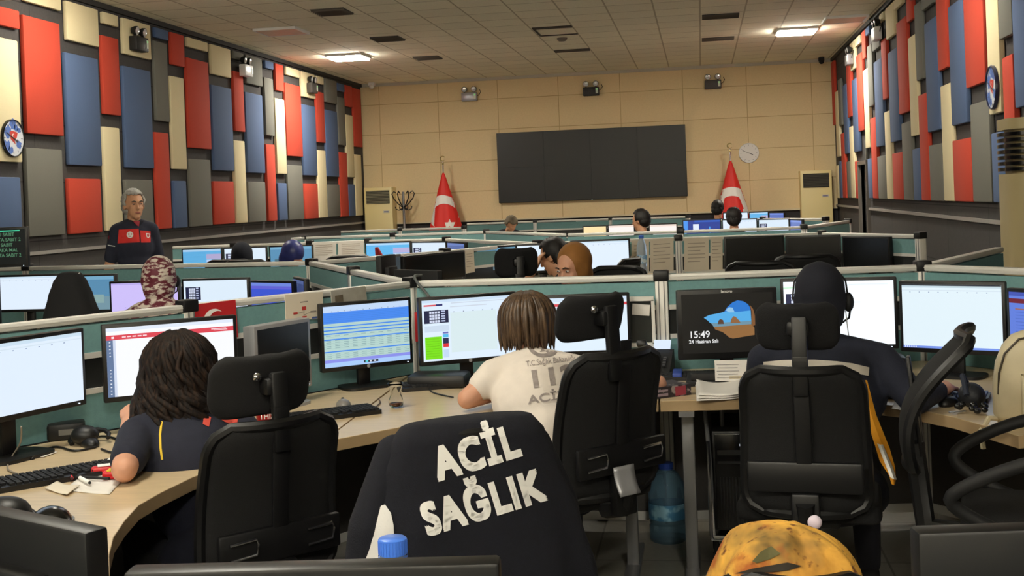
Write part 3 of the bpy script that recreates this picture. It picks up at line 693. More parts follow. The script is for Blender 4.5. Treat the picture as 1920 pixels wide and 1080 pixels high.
UI['keypad'] = [(0, 0, 1, 1, (224, 240, 255)), (0, 0, 1, .045, (206, 226, 246)), (.02, .075, .15, .1, (224, 84, 92)), (.15, .07, .22, .1, (44, 48, 110)), (.31, .06, .98, .075, (205, 216, 230)), (.3, .22, .8, .88, (218, 236, 240)), (.3, .12, .7, .135, (206, 216, 228))] + KEYP(.02, .17, .28, .38) + [(.02, .42, .28, .52, (206, 222, 240)), (.02, .6, .2, .965, (124, 226, 24)), (.21, .53, .27, .56, (110, 116, 190)), (.21, .57, .27, .62, (90, 190, 240)), (.21, .63, .27, .72, (40, 44, 80)), (.21, .72, .27, .78, (224, 50, 60)), (.21, .82, .27, .95, (196, 220, 246))] + [(.03, .63 + .04 * k, .17, .635 + .04 * k, (92, 186, 20)) for k in range(8)] + dashes(.33, .85, .205, 5, .012, .012, (120, 130, 150))
UI['red_lines'] = [(0, 0, 1, 1, (226, 242, 255)), (0, 0, 1, .07, (210, 228, 246)), (0, .11, 1, .16, (222, 74, 84)), (.03, .13, .22, .142, (250, 220, 220)), (.02, .33, .75, .4, (206, 232, 250)), (.02, .36, .75, .372, (150, 190, 226)), (.02, .49, .8, .505, (238, 170, 180))]
UI['keypad_white'] = [(0, 0, 1, 1, (240, 248, 255)), (0, .09, .3, .1, (150, 226, 150)), (.3, .05, .95, .06, (214, 224, 234)), (0, .33, .7, .34, (190, 220, 240))] + KEYP(.02, .19, .24, .4)
UI['blue_app'] = [(0, 0, 1, 1, (104, 136, 236)), (0, 0, 1, .06, (70, 90, 190)), (0, .1, 1, .17, (118, 30, 52)), (.08, .25, 1, .27, (168, 110, 100))] + [(.08, .3 + .05 * k, .9, .31 + .05 * k, (84, 116, 214)) for k in range(12)]
UI['lilac'] = [(0, 0, 1, 1, (206, 192, 250)), (0, 0, 1, .05, (186, 172, 236))] + [(.2 + .07 * k, .72, .215 + .07 * k, .735, (120, 110, 170)) for k in range(3)]
UI['blue_list'] = [(0, 0, 1, 1, (64, 92, 222)), (0, 0, 1, .1, (120, 146, 236)), (0, .1, 1, .2, (104, 104, 226))] + [(0, v, 1, v + .03, (128, 178, 214)) for v in (.5, .58, .68)] + [(0, .78, 1, .9, (150, 196, 214))]
UI['pale_list'] = [(0, 0, 1, 1, (96, 176, 226)), (0, 0, 1, .08, (170, 206, 236)), (.62, .2, 1, .4, (176, 168, 208)), (.62, .42, 1, 1, (184, 206, 240))] + [(0, .12 + .05 * k, .6, .125 + .05 * k, (70, 150, 206)) for k in range(17)]
UI['keypad_far'] = [(0, 0, 1, 1, (222, 238, 252))] + KEYP(.03, .2, .27, .6)
UI['steel'] = [(0, 0, 1, 1, (84, 134, 168)), (0, 0, 1, .1, (110, 160, 190)), (0, .6, 1, 1, (110, 142, 156)), (.1, .5, .3, .7, (70, 100, 110)), (.6, .55, .8, .8, (130, 160, 160))]
UI['desktop'] = [(0, 0, 1, 1, (30, 60, 150)), (0, 0, .12, .5, (70, 150, 240)), (.26, .2, .42, .6, (225, 235, 250)), (.7, .35, .73, 1, (80, 170, 240)), (.02, .55, .08, .95, (120, 190, 240)), (.3, 0, 1, .1, (40, 90, 190))]
UI['warm'] = [(0, 0, 1, 1, (255, 226, 170)), (0, .6, 1, 1, (255, 240, 214))]
UI['cream'] = [(0, 0, 1, 1, (255, 244, 240)), (0, 0, 1, .1, (240, 220, 210))]
UI['dim'] = [(0, 0, 1, 1, (70, 88, 150)), (0, 0, 1, .1, (96, 116, 180))]
UI['terminal'] = [(0, 0, 1, 1, (6, 12, 14)), (0, .03, .93, .06, (70, 220, 170))]
UI['lock'] = [(0, 0, 1, 1, (16, 15, 14)),
    ('P', [(.24, 0.400), (.3, 0.356), (.42, 0.327), (.47, 0.303), (.5, 0.235), (.56, 0.157), (.615, 0.124), (.68, 0.143), (.73, 0.196), (.755, 0.264), (.76, 0.516), (.31, 0.516), (.29, 0.458)], (40, 122, 212)),
    ('P', [(.24, 0.400), (.3, 0.356), (.42, 0.327), (.49, 0.303), (.6, 0.322), (.757, 0.303), (.76, 0.516), (.31, 0.516), (.29, 0.458)], (86, 176, 236)),
    ('P', [(.48, 0.284), (.52, 0.235), (.56, 0.245), (.58, 0.322), (.52, 0.322)], (150, 200, 236)),
    ('P', [(.3, 0.497), (.76, 0.478), (.76, 0.555), (.31, 0.565)], (112, 150, 170)),
    ('P', [(.39, 0.516), (.4, 0.458), (.42, 0.429), (.45, 0.448), (.46, 0.516)], (92, 66, 52)),
    ('P', [(.53, 0.507), (.54, 0.439), (.565, 0.390), (.59, 0.400), (.615, 0.448), (.63, 0.468), (.64, 0.507)], (146, 102, 66)),
    ('P', [(.3, 0.565), (.76, 0.536), (.79, 0.594), (.79, 0.720), (.55, 0.769), (.42, 0.691)], (150, 106, 62)),
    ('P', [(.75, 0.206), (.785, 0.284), (.8, 0.400), (.8, 0.555), (.77, 0.575), (.76, 0.497), (.765, 0.322)], (132, 88, 52)),
    ('P', [(.28, 0.458), (.33, 0.516), (.36, 0.604), (.44, 0.652), (.5, 0.730), (.5, 0.788), (.28, 0.788)], (18, 16, 14)),
    ('T', .068, .67, .12, '15:49', (245, 245, 245)), ('T', .066, .785, .062, '24 Haziran Salı', (235, 235, 235))]
def monitor(label, P1, P2, ztop, h, ui, group, zdesk=.74, casing=None, bez=.014, stand=True, bright=1.0, logo=None, deep=.035, tilt=0):
    P1, P2 = V((*P1[:2], 0)), V((*P2[:2], 0)); d = P2 - P1; wd = d.length; c = (P1 + P2) / 2
    t = thing('monitor', label, 'monitor', (c.x, c.y, zdesk), math.atan2(d.y, d.x), group)
    zc = ztop - h / 2 - zdesk; cm = casing or BLACK
    T = Matrix.Translation((0, 0, zc)) @ Euler((tilt, 0, 0)).to_matrix().to_4x4()
    cas = build('casing', MB(T).box((0, deep / 2, 0), (wd, deep, h), bevel=.005).box((0, deep + .012, -.01), (wd * .6, .03, h * .6), bevel=.008), cm, t)
    W2, H2 = wd - 2 * bez, h - 2.4 * bez; y0 = -.0012
    sm = MB(T); mats = []
    def put(poly, col, k):
        m = M_OFFS if col is None else emis(col, SCREEN * bright)
        if m not in mats: mats.append(m)
        sm.mi = mats.index(m)
        sm.quad([((u - .5) * W2, y0 - k * .00012, (.5 - v) * H2 + .2 * bez) for u, v in poly])
    if ui is None: put([(0, 1), (1, 1), (1, 0), (0, 0)], None, 0)
    else:
        for k, r in enumerate(UI[ui]):
            if r[0] == 'P': put(r[1], r[2], k)
            elif r[0] == 'T':
                m = emis(r[5], SCREEN * bright)
                if m not in mats: mats.append(m)
                tm = text_mb(r[4], r[3] * H2 * 1.35, .0004, 'LEFT', M=Matrix.Translation(((r[1] - .5) * W2, y0 - .004, (.5 - r[2]) * H2)) @ Euler((PI / 2, 0, 0)).to_matrix().to_4x4())
                add_bm(sm, tm, mats.index(m)); tm.bm.free()
            else:
                u0, v0, u1, v1, col = r; put([(u0, v1), (u1, v1), (u1, v0), (u0, v0)], col, k)
    build('screen', sm, mats, t, smooth=0, recalc=False)
    build('power_light', MB(T).box((wd * .44, -.001, -h / 2 + .4 * bez + .004), (.006, .003, .003)), emis((225, 240, 255), 1.5 if ui else .4), t)
    if logo == 'ring': build('logo', MB(T).lathe([(0, .001), (.008, .001)], (0, -.001, -h / 2 + bez * .75), 14, Euler((PI / 2, 0, 0)).to_matrix().to_4x4()), SILVER, cas)
    elif logo: build('logo', text_mb(logo, .018, .0004, M=T @ Matrix.Translation((0, -.0015, h / 2 - bez * .55)) @ Euler((PI / 2, 0, 0)).to_matrix().to_4x4()), WHITEP, cas)
    if stand:
        zb = zc - h * .25
        build('stand_neck', MB().box((0, deep + .03, zb / 2), (.06, .025, zb), bevel=.006), cm, t)
        build('stand_base', MB().prism(rrect(.24, .17, .05), 0, .012, Matrix.Translation((0, .03, 0))), cm, t, smooth=30)
    return t
def mon(label, ui, group, xl, ytl, d1, xr, ytr, d2, ybl, **k):
    a, b = yp(xl, ytl, d1), yp(xr, ytr, d2)
    return monitor(label, a, b, (a.z + b.z) / 2, (ybl - ytl) * d1 / FOCAL, ui, group, **k)
G1 = 'monitors on the front desks'
mon('large white monitor screen cut off by the left picture edge', 'white', G1, -115, 658, 3.38, 157, 610, 3.92, 838)
mon('white monitor with a red header bar behind the long-haired woman', 'red_head', G1, 190, 610, 4.02, 443, 590, 4.3, 768)
mon('monitor striped with blue and pale list rows', 'list', G1, 599, 571, 4.9, 770, 556, 5.17, 706, logo='ring')
mon('monitor showing a keypad and a green block, left of the bob-haired woman', 'keypad', G1, 784, 558, 5.05, 968, 547, 5.27, 691, logo='ring')
mon('monitor with a red bar, half hidden by a chair headrest', 'red_lines', G1, 982, 556, 5.26, 1180, 548, 5.33, 672)
mon('dark lock-screen monitor showing 15:49 and a beach cave picture', 'lock', G1, 1268, 546, 5.2, 1456, 537, 5.26, 676, bez=.02, logo='lenovo', bright=.95)
mon('white monitor behind the dark head covering', 'keypad_white', G1, 1462, 523, 5.32, 1681, 519, 5.27, 652, bright=1.15)
mon('white monitor right of the dark head covering, taskbar along its bottom', 'white_task', G1, 1684, 522, 5.2, 1884, 533, 5.0, 650)
mon('bluish monitor at the right edge of the room view', 'blue_app', G1, 1886, 534, 4.98, 2045, 556, 4.66, 664, bright=.85)
m = mon('silver-framed square monitor, switched off, beside the list screen', None, G1, 476, 609, 4.42, 581, 599, 4.74, 752, casing=SILVER, bez=.016, deep=.06)
G2 = 'monitors of the left middle desk'
mon('white monitor far left in the middle row', 'white', G2, -20, 516, 7.62, 112, 514, 7.6, 592)
mon('blue-white monitor half hidden by the black jacket', 'steel', G2, 114, 515, 7.62, 216, 514, 7.6, 592, bright=1.1)
mon('lilac monitor beside the patterned headscarf', 'lilac', G2, 204, 528, 7.2, 336, 524, 7.22, 606)
mon('white monitor with a keypad right of the patterned headscarf', 'keypad_far', G2, 340, 520, 7.35, 466, 523, 7.32, 594)
mon('small blue list monitor, middle row left', 'blue_list', G2, 468, 523, 7.3, 549, 530, 7.1, 594, bright=.85)
mon('dim blue monitor turned aside, next to the blue list monitor', 'dim', G2, 549, 516, 7.3, 570, 526, 7.0, 590, bright=.6)
G3 = 'monitors of the middle row'
mon('blue-grey monitor left of the seated man', 'steel', G3, 891, 463, 9.1, 968, 460, 9.4, 514, bright=.85)
mon('white monitor behind the seated man in black', 'keypad_far', G3, 966, 459, 9.42, 1068, 454, 9.5, 515)
mon('white monitor right of the brown headscarf', 'white', G3, 1069, 450, 9.45, 1181, 448, 9.5, 512)
mon('blank black monitor, leftmost of three before the papered partition', None, G3, 1357, 444, 9.5, 1470, 441, 9.52, 506)
mon('blank black monitor, middle of three before the papered partition', None, G3, 1472, 441, 9.52, 1576, 441, 9.45, 504)
mon('blank black monitor, rightmost of three before the papered partition', None, G3, 1578, 441, 9.44, 1667, 445, 9.05, 504)
mon('blank black monitor at left on the middle diagonal', None, G3, 722, 482, 7.7, 752, 475, 8.05, 532)
mon('wide blank black monitor on the middle diagonal', None, G3, 757, 477, 7.85, 872, 472, 8.5, 536)
monitor('monitor seen from behind over the front partition, left one', yp(830, 511, 5.75), yp(748, 503, 5.95), 1.205, .28, None, G3, casing=DARK)
monitor('monitor seen from behind near the diagonal partition post', yp(732, 489, 6.5), yp(704, 491, 6.3), 1.26, .27, None, G3, casing=DARK)
G4 = 'monitors of the far rows'
mon('pale blue list monitor by the left wall, third row', 'pale_list', G4, 340, 466, 11.35, 416, 464, 11.4, 522)
mon('white monitor behind the dark headscarf, third row', 'keypad_far', G4, 418, 464, 11.4, 500, 462, 11.45, 518)
mon('blue-green monitor behind the blue headscarf, third row', 'steel', G4, 504, 461, 11.4, 586, 459, 11.4, 515, bright=1.2)
mon('light blue list monitor, third row centre left', 'pale_list', G4, 684, 454, 11.2, 770, 452, 11.15, 508, bright=1.15)
mon('white keypad monitor, third row centre left', 'keypad_far', G4, 771, 453, 11.1, 837, 452, 10.9, 506)
mon('dim blue monitor turned aside, third row centre left', 'dim', G4, 838, 452, 10.8, 871, 455, 10.4, 504)
mon('small orange-tinted monitor, far row centre', 'warm', G4, 1092, 424, 14.6, 1138, 422, 14.6, 462)
mon('small cream monitor left of the far dark-haired man', 'cream', G4, 1139, 421, 14.7, 1190, 420, 14.7, 460)
mon('small cream monitor right of the far dark-haired man', 'cream', G4, 1216, 420, 14.7, 1270, 418, 14.7, 458)
mon('far monitor with a blue desktop picture', 'desktop', G4, 1279, 411, 14.7, 1352, 411, 14.7, 450)
mon('far white monitor behind the short-haired head', 'white', G4, 1353, 411, 14.75, 1420, 409, 14.75, 449)
mon('far white monitor right of the short-haired head', 'keypad_far', G4, 1421, 410, 14.75, 1480, 410, 14.6, 449)
mon('small dim blue far monitor turned aside', 'dim', G4, 1481, 410, 14.6, 1503, 412, 14.2, 450, bright=1.5)
mon('white monitor in the last row below the right flag', 'white', G4, 1355, 398, 18.6, 1403, 397, 18.6, 428)
mon('pale blue monitor in the last row', 'pale_list', G4, 1404, 397, 18.6, 1441, 397, 18.6, 427, bright=1.1)
mon('dim blue monitor at the end of the last row', 'dim', G4, 1442, 397, 18.5, 1470, 399, 18.2, 427, bright=1.7)
G5 = 'foreground monitors seen from behind'
monitor('black monitor back along the bottom edge, beside the blue-capped bottle', (-.236, 1.30), (-.65, 1.25), 1.153, .26, None, G5, casing=mat('satin_black', (12, 12, 13), .4))
monitor('black monitor back at the lower left corner', (-.765, 1.41), (-1.12, 1.58), 1.15, .26, None, G5, casing=BLACK)
monitor('black monitor back at the lower right corner', (.66, 1.5), (.225, 1.435), 1.15, .27, None, G5, casing=BLACK)
# wall-side dark screen with green writing
c = yp(-10, 465, 7.3); a, b = yp(-95, 430, 7.3), yp(50, 424, 7.35)
t = monitor('small dark screen with green lettering at the left picture edge', a, b, 1.485, .27, 'terminal', 'raised screens', zdesk=0, stand=False)
tx = MB()
for k, s_ in enumerate(['U SABIT', 'TA SABIT 2', 'I SABIT', 'AKA MAL', 'TA SABIT 2']):
    q = text_mb(s_, .032, .0005, 'LEFT', M=Matrix.Translation((.07, -.004, 1.435 - k * .035)) @ Euler((PI / 2, 0, 0)).to_matrix().to_4x4()); add_bm(tx, q); q.bm.free()
build('screen_text', tx, emis((110, 170, 130), .55), [o for o in t.children if o.name.startswith('screen')][0], smooth=0)
build('pole', MB().cyl((0, .08, .02), (0, .08, 1.3), .025).box((0, .05, 1.33), (.1, .08, .1)), BLACK, t)
build('foot', MB().lathe([(0, 0), (.22, 0), (.22, .02), (.03, .04), (0, .04)], (0, .08, 0)), BLACK, t)
# ================================================================ chairs
def kround(v, c=.16):
    e = max(0, abs(2 * v - 1) - (1 - 2 * c)) / (2 * c)
    return 1 - (1 - math.sqrt(max(0, 1 - e * e))) * .32
def backfn(w0, w1, z0, z1, y0, y1, bow):
    def fn(u, v):
        wd = (w0 + (w1 - w0) * v) * kround(v); x = (u - .5) * wd; s = 2 * u - 1
        return V((x, y0 + (y1 - y0) * v - bow * (1 - s * s) + .035 * math.sin(PI * v), z0 + (z1 - z0) * v))
    return fn
def outline(fn, n=22):
    return [fn(0, k / n) for k in range(n)] + [fn(k / n, 1) for k in range(n)] + [fn(1, 1 - k / n) for k in range(n)] + [fn(1 - k / n, 0) for k in range(n)]
def chair(label, x, y, rz, lift=0, head=(0, 1.0, .30, .2), chrome=True, lumbar=True, zb=.47, curve=None, arms=False, group='operator chairs', top=.94, w=.44, loop=False):
    t = thing('office_chair', label, 'chair', (x, y, 0), rz, group)
    for k in range(5):
        a = 2 * PI * k / 5 + .3; d = V((math.cos(a), math.sin(a), 0))
        l = build('leg', MB().tube([d * .03 + V((0, 0, .1)), d * .18 + V((0, 0, .085)), d * .29 + V((0, 0, .07))], [.024, .02, .014], 8), BLACK, t)
        c = d * .285; build('caster', MB().cyl(c + V((-.018, 0, .027)), c + V((.018, 0, .027)), .027, seg=12), DARK, l)
    build('column', MB().cyl((0, 0, .08), (0, 0, .3 + lift), .03).cyl((0, 0, .28 + lift), (0, 0, .41 + lift), .018).box((0, -.02, .405 + lift), (.2, .24, .04), bevel=.01), BLACK, t)
    build('seat', MB().box((0, .02, .455 + lift), (.47, .46, .075), bevel=.03, seg=3), SEATF, t)
    z0, z1 = zb + lift, top + lift
    fn = backfn(w - .02, w - .05, z0, z1, -.24, -.31, .045) if not curve else (lambda u, v: V(((u - .5) * w * kround(v, .3), -.3 + .16 * (v - .35) - curve * math.sin(PI * min(1, v * 1.05)) + .03 * (2 * u - 1) ** 2, z0 + (z1 - z0) * v)))
    bk = build('backrest', MB().grid(fn, 12, 14), MESHB, t, solid=.016, smooth=180)
    build('back_frame', MB().tube(outline(fn), .017, 8, closed=True), BLACK, bk)
    if lumbar: lm = build('lumbar_support', MB().box((0, -.315, z0 + .13), (w * .86, .022, .1), bevel=.009).box((0, -.315, z0 + .01), (.09, .04, .14), bevel=.01), BLACK, t)
    if chrome:
        for s in (-1, 1):
            cx = s * w * .27
            build('chrome_lever', MB().tube([(cx - .042, -.333, z0 + .152), (cx + .036, -.335, z0 + .157), (cx + .042, -.335, z0 + .14), (cx + .036, -.335, z0 + .113), (cx - .042, -.333, z0 + .108)], .0048, 8), CHROME, lm)
    sh_ = 0 if head else .12
    build('spine', MB().box((0, -.328, (z0 + z1 - sh_) / 2 + .03), (.05, .012, z1 - z0 + .04 - sh_), rot=(.1, 0, 0), bevel=.004).tube([(0, -.22, .41 + lift), (0, -.31, .43 + lift), (0, -.335, z0 + .05)], .03), BLACK, t)
    if head:
        hx, hz, hw, hh = head; hz += lift
        hf = lambda u, v: V((hx + (u - .5) * hw * kround(v, .3), -.27 + .05 * (2 * u - 1) ** 2 - .04 * (v - .3), hz + (v - .5) * hh))
        hr = build('headrest', MB().grid(hf, 12, 8), SEATF, t, solid=.045, subsurf=1, smooth=180)
        build('headrest_post', MB().box((hx + .01, -.345, (z1 + hz) / 2 - .02), (.05, .025, hz - z1 + .12), rot=(-.05, 0, 0), bevel=.008).box((hx + .005, -.32, hz), (.07, .06, .05), bevel=.012), BLACK, t)
        if chrome: build('silver_knob', MB().ell((hx - .045, -.322, hz + .03), (.014, .012, .014)), CHROME, hr)
    if arms:
        for s in (-1, 1):
            if loop: build('armrest', MB().tube([(s * (.27 + .03 * math.sin(q)), .23 * math.cos(q), .57 + lift + .125 * math.sin(q) + .03 * math.sin(2 * q)) for q in (k * PI / 14 for k in range(28))], .019, 10, closed=True), DARK, t)
            else: build('armrest', MB().box((s * .27, 0, .55 + lift), (.03, .06, .2), bevel=.008).box((s * .27, .02, .66 + lift), (.075, .25, .03), bevel=.012), BLACK, t)
    return t
def face(dx, dy): return math.atan2(-dx, dy)
CH_L = chair('black mesh office chair with headrest behind the long-haired woman', -1.445, 3.425, face(-.72, .69), 0, (-.01, 1.045, .31, .175), group='chairs at the front desks')
CH_C = chair('black mesh office chair with headrest behind the white T-shirt woman', -.51, 4.11, face(-.7, .71), .085, (-.055, 1.065, .27, .145), group='chairs at the front desks')
CH_J = chair('black office chair under the navy jacket with white lettering', -.79, 3.32, face(-.525, .85), 0, None, group='chairs at the front desks')
CH_R = chair('black mesh office chair with square headrest behind the dark-hooded person', .335, 4.19, face(.13, .99), .02, (-.01, 1.08, .26, .15), chrome=False, top=.945, w=.42, group='chairs at the front desks')
build('tilt_plate', MB().grid(lambda u, v: V((-.02 + .085 * (u - .5), -.345 - .03 * (1 - v) ** 2, .575 + .09 * v)), 4, 6), SILVER, CH_C, solid=.006)
CH_F = chair('empty black office chair turned sideways at right, with looped armrests', .93, 3.62, face(1, -.22), .1, None, chrome=False, lumbar=False, arms=True, loop=True, top=1.0, w=.44, zb=.62, curve=.07, group='chairs at the front desks')
CH_Y = chair('black chair under the yellow stained jacket, bottom right', .17, 2.66, face(.05, 1), -.03, None, chrome=False, top=.82, w=.34, group='chairs at the front desks')
# ================================================================ people
def bake(o):
    bpy.context.view_layer.update(); dg = bpy.context.evaluated_depsgraph_get()
    me = bpy.data.meshes.new_from_object(o.evaluated_get(dg)); o.modifiers.clear(); old = o.data; o.data = me; bpy.data.meshes.remove(old); return o
def blob(name, mb, m, parent, voxel=.012, it=6, world=False):
    o = build(name, mb, m, parent, smooth=180, world=world)
    d = o.modifiers.new('r', 'REMESH'); d.mode = 'VOXEL'; d.voxel_size = voxel; d.use_smooth_shade = True
    d = o.modifiers.new('s', 'SMOOTH'); d.factor = .5; d.iterations = it
    bake(o); o.data.shade_smooth()
    if not o.data.materials: o.data.materials.append(m)
    return o
def decal_px(polys, tree, m, parent, name, off=.003, L=.012):
    mb = MB()
    for p in polys: mb.bm.faces.new([mb.bm.verts.new((x, -y, 0)) for x, y in p])
    refine(mb, max(2.0, L * 500))
    return lay_px(mb, tree, m, parent, name, off)
def lay_px(mb, tree, m, parent, name, off=.003):
    dead = []
    for v in mb.bm.verts:
        d = _ray(v.co.x, -v.co.y).normalized(); h = tree.ray_cast(V((0, 0, EYE)), d, 40)
        if h[0] is None: dead.append(v)
        else: v.co = h[0] - d * off
    if dead: bmesh.ops.delete(mb.bm, geom=dead, context='VERTS')
    return build(name, mb, m, parent, world=True, smooth=0)
def text_px(s, cx, cy, w_, h_, ang, tree, m, parent, name, fat=.0, off=.003, shear=0, dens=.012, space=1.0, bold=0):
    t = text_mb(s, 1, fat, 'CENTER', space, res=6)
    if bold:
        o = MB(); add_bm(o, t)
        for a, b in ((1, 1), (-1, 1), (-1, -1), (1, -1), (1, 0), (-1, 0), (0, 1), (0, -1)):
            o.M = Matrix.Translation((bold * a, bold * b, 0)); add_bm(o, t)
        t = o
    xs = [v.co.x for v in t.bm.verts]; ys = [v.co.y for v in t.bm.verts]
    sx, sy = w_ / (max(xs) - min(xs)), h_ / (max(ys) - min(ys)); mx, my = (max(xs) + min(xs)) / 2, (max(ys) + min(ys)) / 2
    c, q = math.cos(math.radians(ang)), math.sin(math.radians(ang))
    for v in t.bm.verts:
        x, y = (v.co.x - mx) * sx, (v.co.y - my) * sy; x += shear * y
        v.co = V((cx + x * c - y * q, -cy + x * q + y * c, 0))
    refine(t, dens * 600)
    return lay_px(t, tree, m, parent, name, off)
def rotm(ax, a): return Matrix.Rotation(a, 4, ax)
EYEW = mat('eye_white', (226, 222, 216), .3); EYED = mat('dark_iris', (40, 28, 22), .3); LIP = mat('lips', (176, 104, 92), .5)
class Person:
    def __init__(s, label, head, th, lean=20, hp=15, hy=0, pose='sit', skin=SKIN, shirt=NAVY, sleeve='short', tr=TROUS, elbow=(None, None), hand=(None, None), voxel=.013, k=1.0, fist=False, group='people in the room', hr=0, shirt_name='shirt', bulk=1.0, slv=.62):
        f = V((-math.sin(th), math.cos(th), 0)); lean, hp = math.radians(lean), math.radians(hp)
        sp = V((0, math.sin(lean), math.cos(lean)))
        hd = V((0, math.sin(hp * .6 + lean * .4), math.cos(hp * .6 + lean * .4)))
        if pose == 'sit':
            P = V((0, 0, .53)); N = P + sp * .5 * k; Hc = N + hd * .185 * k
            base = V(head) - f * Hc.y; dz = head[2] - Hc.z
        else:
            P = V((0, 0, .93 * k)); N = P + V((0, .0, .52 * k)); Hc = N + V((0, .02, .165 * k)); base = V(head) - f * Hc.y; dz = head[2] - Hc.z
        up = V((0, 0, dz)); P, N, Hc = P + up, N + up, Hc + up
        s.t = t = thing('person', label, 'person', (base.x, base.y, 0), th, group)
        s.M = base_matrix(t); Mi = s.M.inverted()
        lean_m = rotm('X', -lean if pose == 'sit' else 0)
        B, S, T = MB(), MB(), MB(); b = bulk
        def tor(m, g):
            for fr, r in ((0, (.165, .12, .12)), (.42, (.145, .105, .13)), (.68, (.172, .118, .15)), (.86, (.15, .095, .09))):
                c = P.lerp(N, fr); m.ell(c, ((r[0] * b + g), (r[1] * b + g), r[2] + g), M=None, rot=(-lean if pose == 'sit' else 0, 0, 0))
        tor(B, 0); tor(S, .014)
        sh = P.lerp(N, .92)
        shs = [sh + V((q * .165 * b * k, 0, 0)) for q in (-1, 1)]
        S.cap(shs[0], shs[1], .062, .062); B.cap(shs[0], shs[1], .05)
        for q_ in shs: S.cap(N + V((0, .0, .015)), q_ + V((0, 0, .01)), .06, .058)
        B.cap(N - V((0, .0, .02)), Hc - hd * .06, .056, .05)
        s.hands = []
        for i, q in enumerate((-1, 1)):
            if pose == 'sit':
                e = Mi @ V(elbow[i]) if elbow[i] else V((q * .25, sh.y + .12, .76 + min(0, dz)))
                h = Mi @ V(hand[i]) if hand[i] else V((q * .14, sh.y + .34, .785))
            else:
                e = Mi @ V(elbow[i]) if elbow[i] else shs[i] + V((q * .07, -.03, -.29)); h = Mi @ V(hand[i]) if hand[i] else e + V((q * .01, .06, -.25))
            B.cap(shs[i], e, .047, .038); B.cap(e, h, .04, .027)
            d = (h - e).normalized(); x = d.cross(V((0, 0, 1)));
            x = x.normalized() if x.length > .1 else V((1, 0, 0)); n = x.cross(d)
            pc = h + d * .045; B.cap(h, pc + d * .01, .026, .03); B.cap(h + x * .012, pc + x * .02, .02, .018); B.cap(h - x * .012, pc - x * .02, .02, .018)
            for j, o in enumerate((-.03, -.01, .01, .03)):
                L = (.058, .07, .074, .064)[j]; a0 = pc + x * o + d * .02; a1 = a0 + d * L * .55 - n * .006; a2 = a1 + d * L * .4 - n * (.022 if fist else .014)
                B.cap(a0, a1, .0095, .009, 8); B.cap(a1, a2, .009, .008, 8)
            sg = -q; th0 = h + x * sg * .024 + d * .01; th1 = th0 + x * sg * .03 + d * .03; B.cap(th0, th1, .012, .011, 8); B.cap(th1, th1 + d * .03 + x * sg * .004, .011, .009, 8)
            s.hands.append(h)
            if sleeve == 'short': S.cap(shs[i], shs[i].lerp(e, slv), .064, .056)
            else: S.cap(shs[i], e, .066, .056); S.cap(e, e.lerp(h, .93), .055, .04)
        for q in (-1, 1):
            hip = P + V((q * .09, 0, -.03))
            if pose == 'sit': kn = V((q * .13, .4, min(.53, P.z))); ft = V((q * .14, .36, .09)); toe = ft + V((0, .15, -.045))
            else: kn = V((q * .1, .02, .5)); ft = V((q * .11, 0, .09)); toe = ft + V((0, .15, -.045))
            for m, g in ((B, 0), (T, .013)):
                m.cap(hip, kn, .082 + g, .058 + g); m.cap(kn, ft, .055 + g, .036 + g)
            build('shoe', MB().cap(ft + V((0, -.02, -.05)), toe, .04, .035), DARK, t, smooth=180)
            B.cap(ft, toe, .03, .025)
        T.ell(P + V((0, 0, -.02)), (.178 * b, .135 * b, .11))
        s.Hm = Hm = Matrix.Translation(Hc) @ rotm('Z', math.radians(hy)) @ rotm('X', -hp) @ rotm('Y', math.radians(hr))
        B.M = Hm
        B.ell((0, -.012, .03), (.075, .096, .09)); B.ell((0, .036, -.032), (.057, .058, .076)); B.ell((0, .062, -.084), (.03, .03, .026))
        B.cap((0, .092, .012), (0, .107, -.018), .009, .014, 8); B.ell((0, .086, -.052), (.024, .011, .01))
        B.ell((0, .08, .034), (.05, .018, .012))
        for q in (-1, 1): B.ell((q * .076, -.005, -.004), (.012, .022, .031)); B.ell((q * .035, .066, -.018), (.022, .02, .02))
        s.body = blob('body', B, skin, t, voxel * .8, 3)
        s.shirt = blob(shirt_name, S, shirt, t, voxel, 6)
        s.trousers = blob('trousers', T, tr, t, .018, 5)
    def features(s, brow=(90, 80, 74)):
        t = s.t; E = MB(s.Hm); I = MB(s.Hm); Bw = MB(s.Hm)
        for q in (-1, 1):
            E.ell((q * .03, .0855, .016), (.012, .008, .0045)); I.ell((q * .03, .0915, .016), (.006, .0045, .0048))
            Bw.tube([(q * .014, .099, .036), (q * .03, .098, .041), (q * .047, .088, .036)], [.004, .005, .003], 6)
        o = build('eyes', E, EYEW, t); build('iris', I, EYED, o)
        build('eyebrows', Bw, mat('brow_%d' % brow[0], brow, .9), t)
        build('mouth', MB(s.Hm).ell((0, .094, -.053), (.023, .007, .0065)), LIP, t)
    def cap_hair(s, m, grow=.008, front=.06, low=-.045, name='hair', fuzz=.006):
        mb = MB(s.Hm); mb.ell((0, -.016, .036), (.075 + grow, .094 + grow, .088 + grow)); mb.ell((0, -.05, -.01), (.066 + grow, .05 + grow, .07))
        # cut the face away
        bmesh.ops.subdivide_edges(mb.bm, edges=mb.bm.edges[:], cuts=1)
        Hi = s.Hm.inverted(); dead = []
        for v in mb.bm.verts:
            p = Hi @ v.co
            if (p.y > front - .02 and p.z < .075 + (p.y - front) * .2) or (p.y > .01 and p.z < .0) or p.z < low - .06: dead.append(v)
            else: v.co += (v.co - s.Hm.translation).normalized() * random.uniform(-fuzz, fuzz)
        bmesh.ops.delete(mb.bm, geom=dead, context='VERTS')
        return build(name, mb, m, s.t, smooth=180, solid=.012)
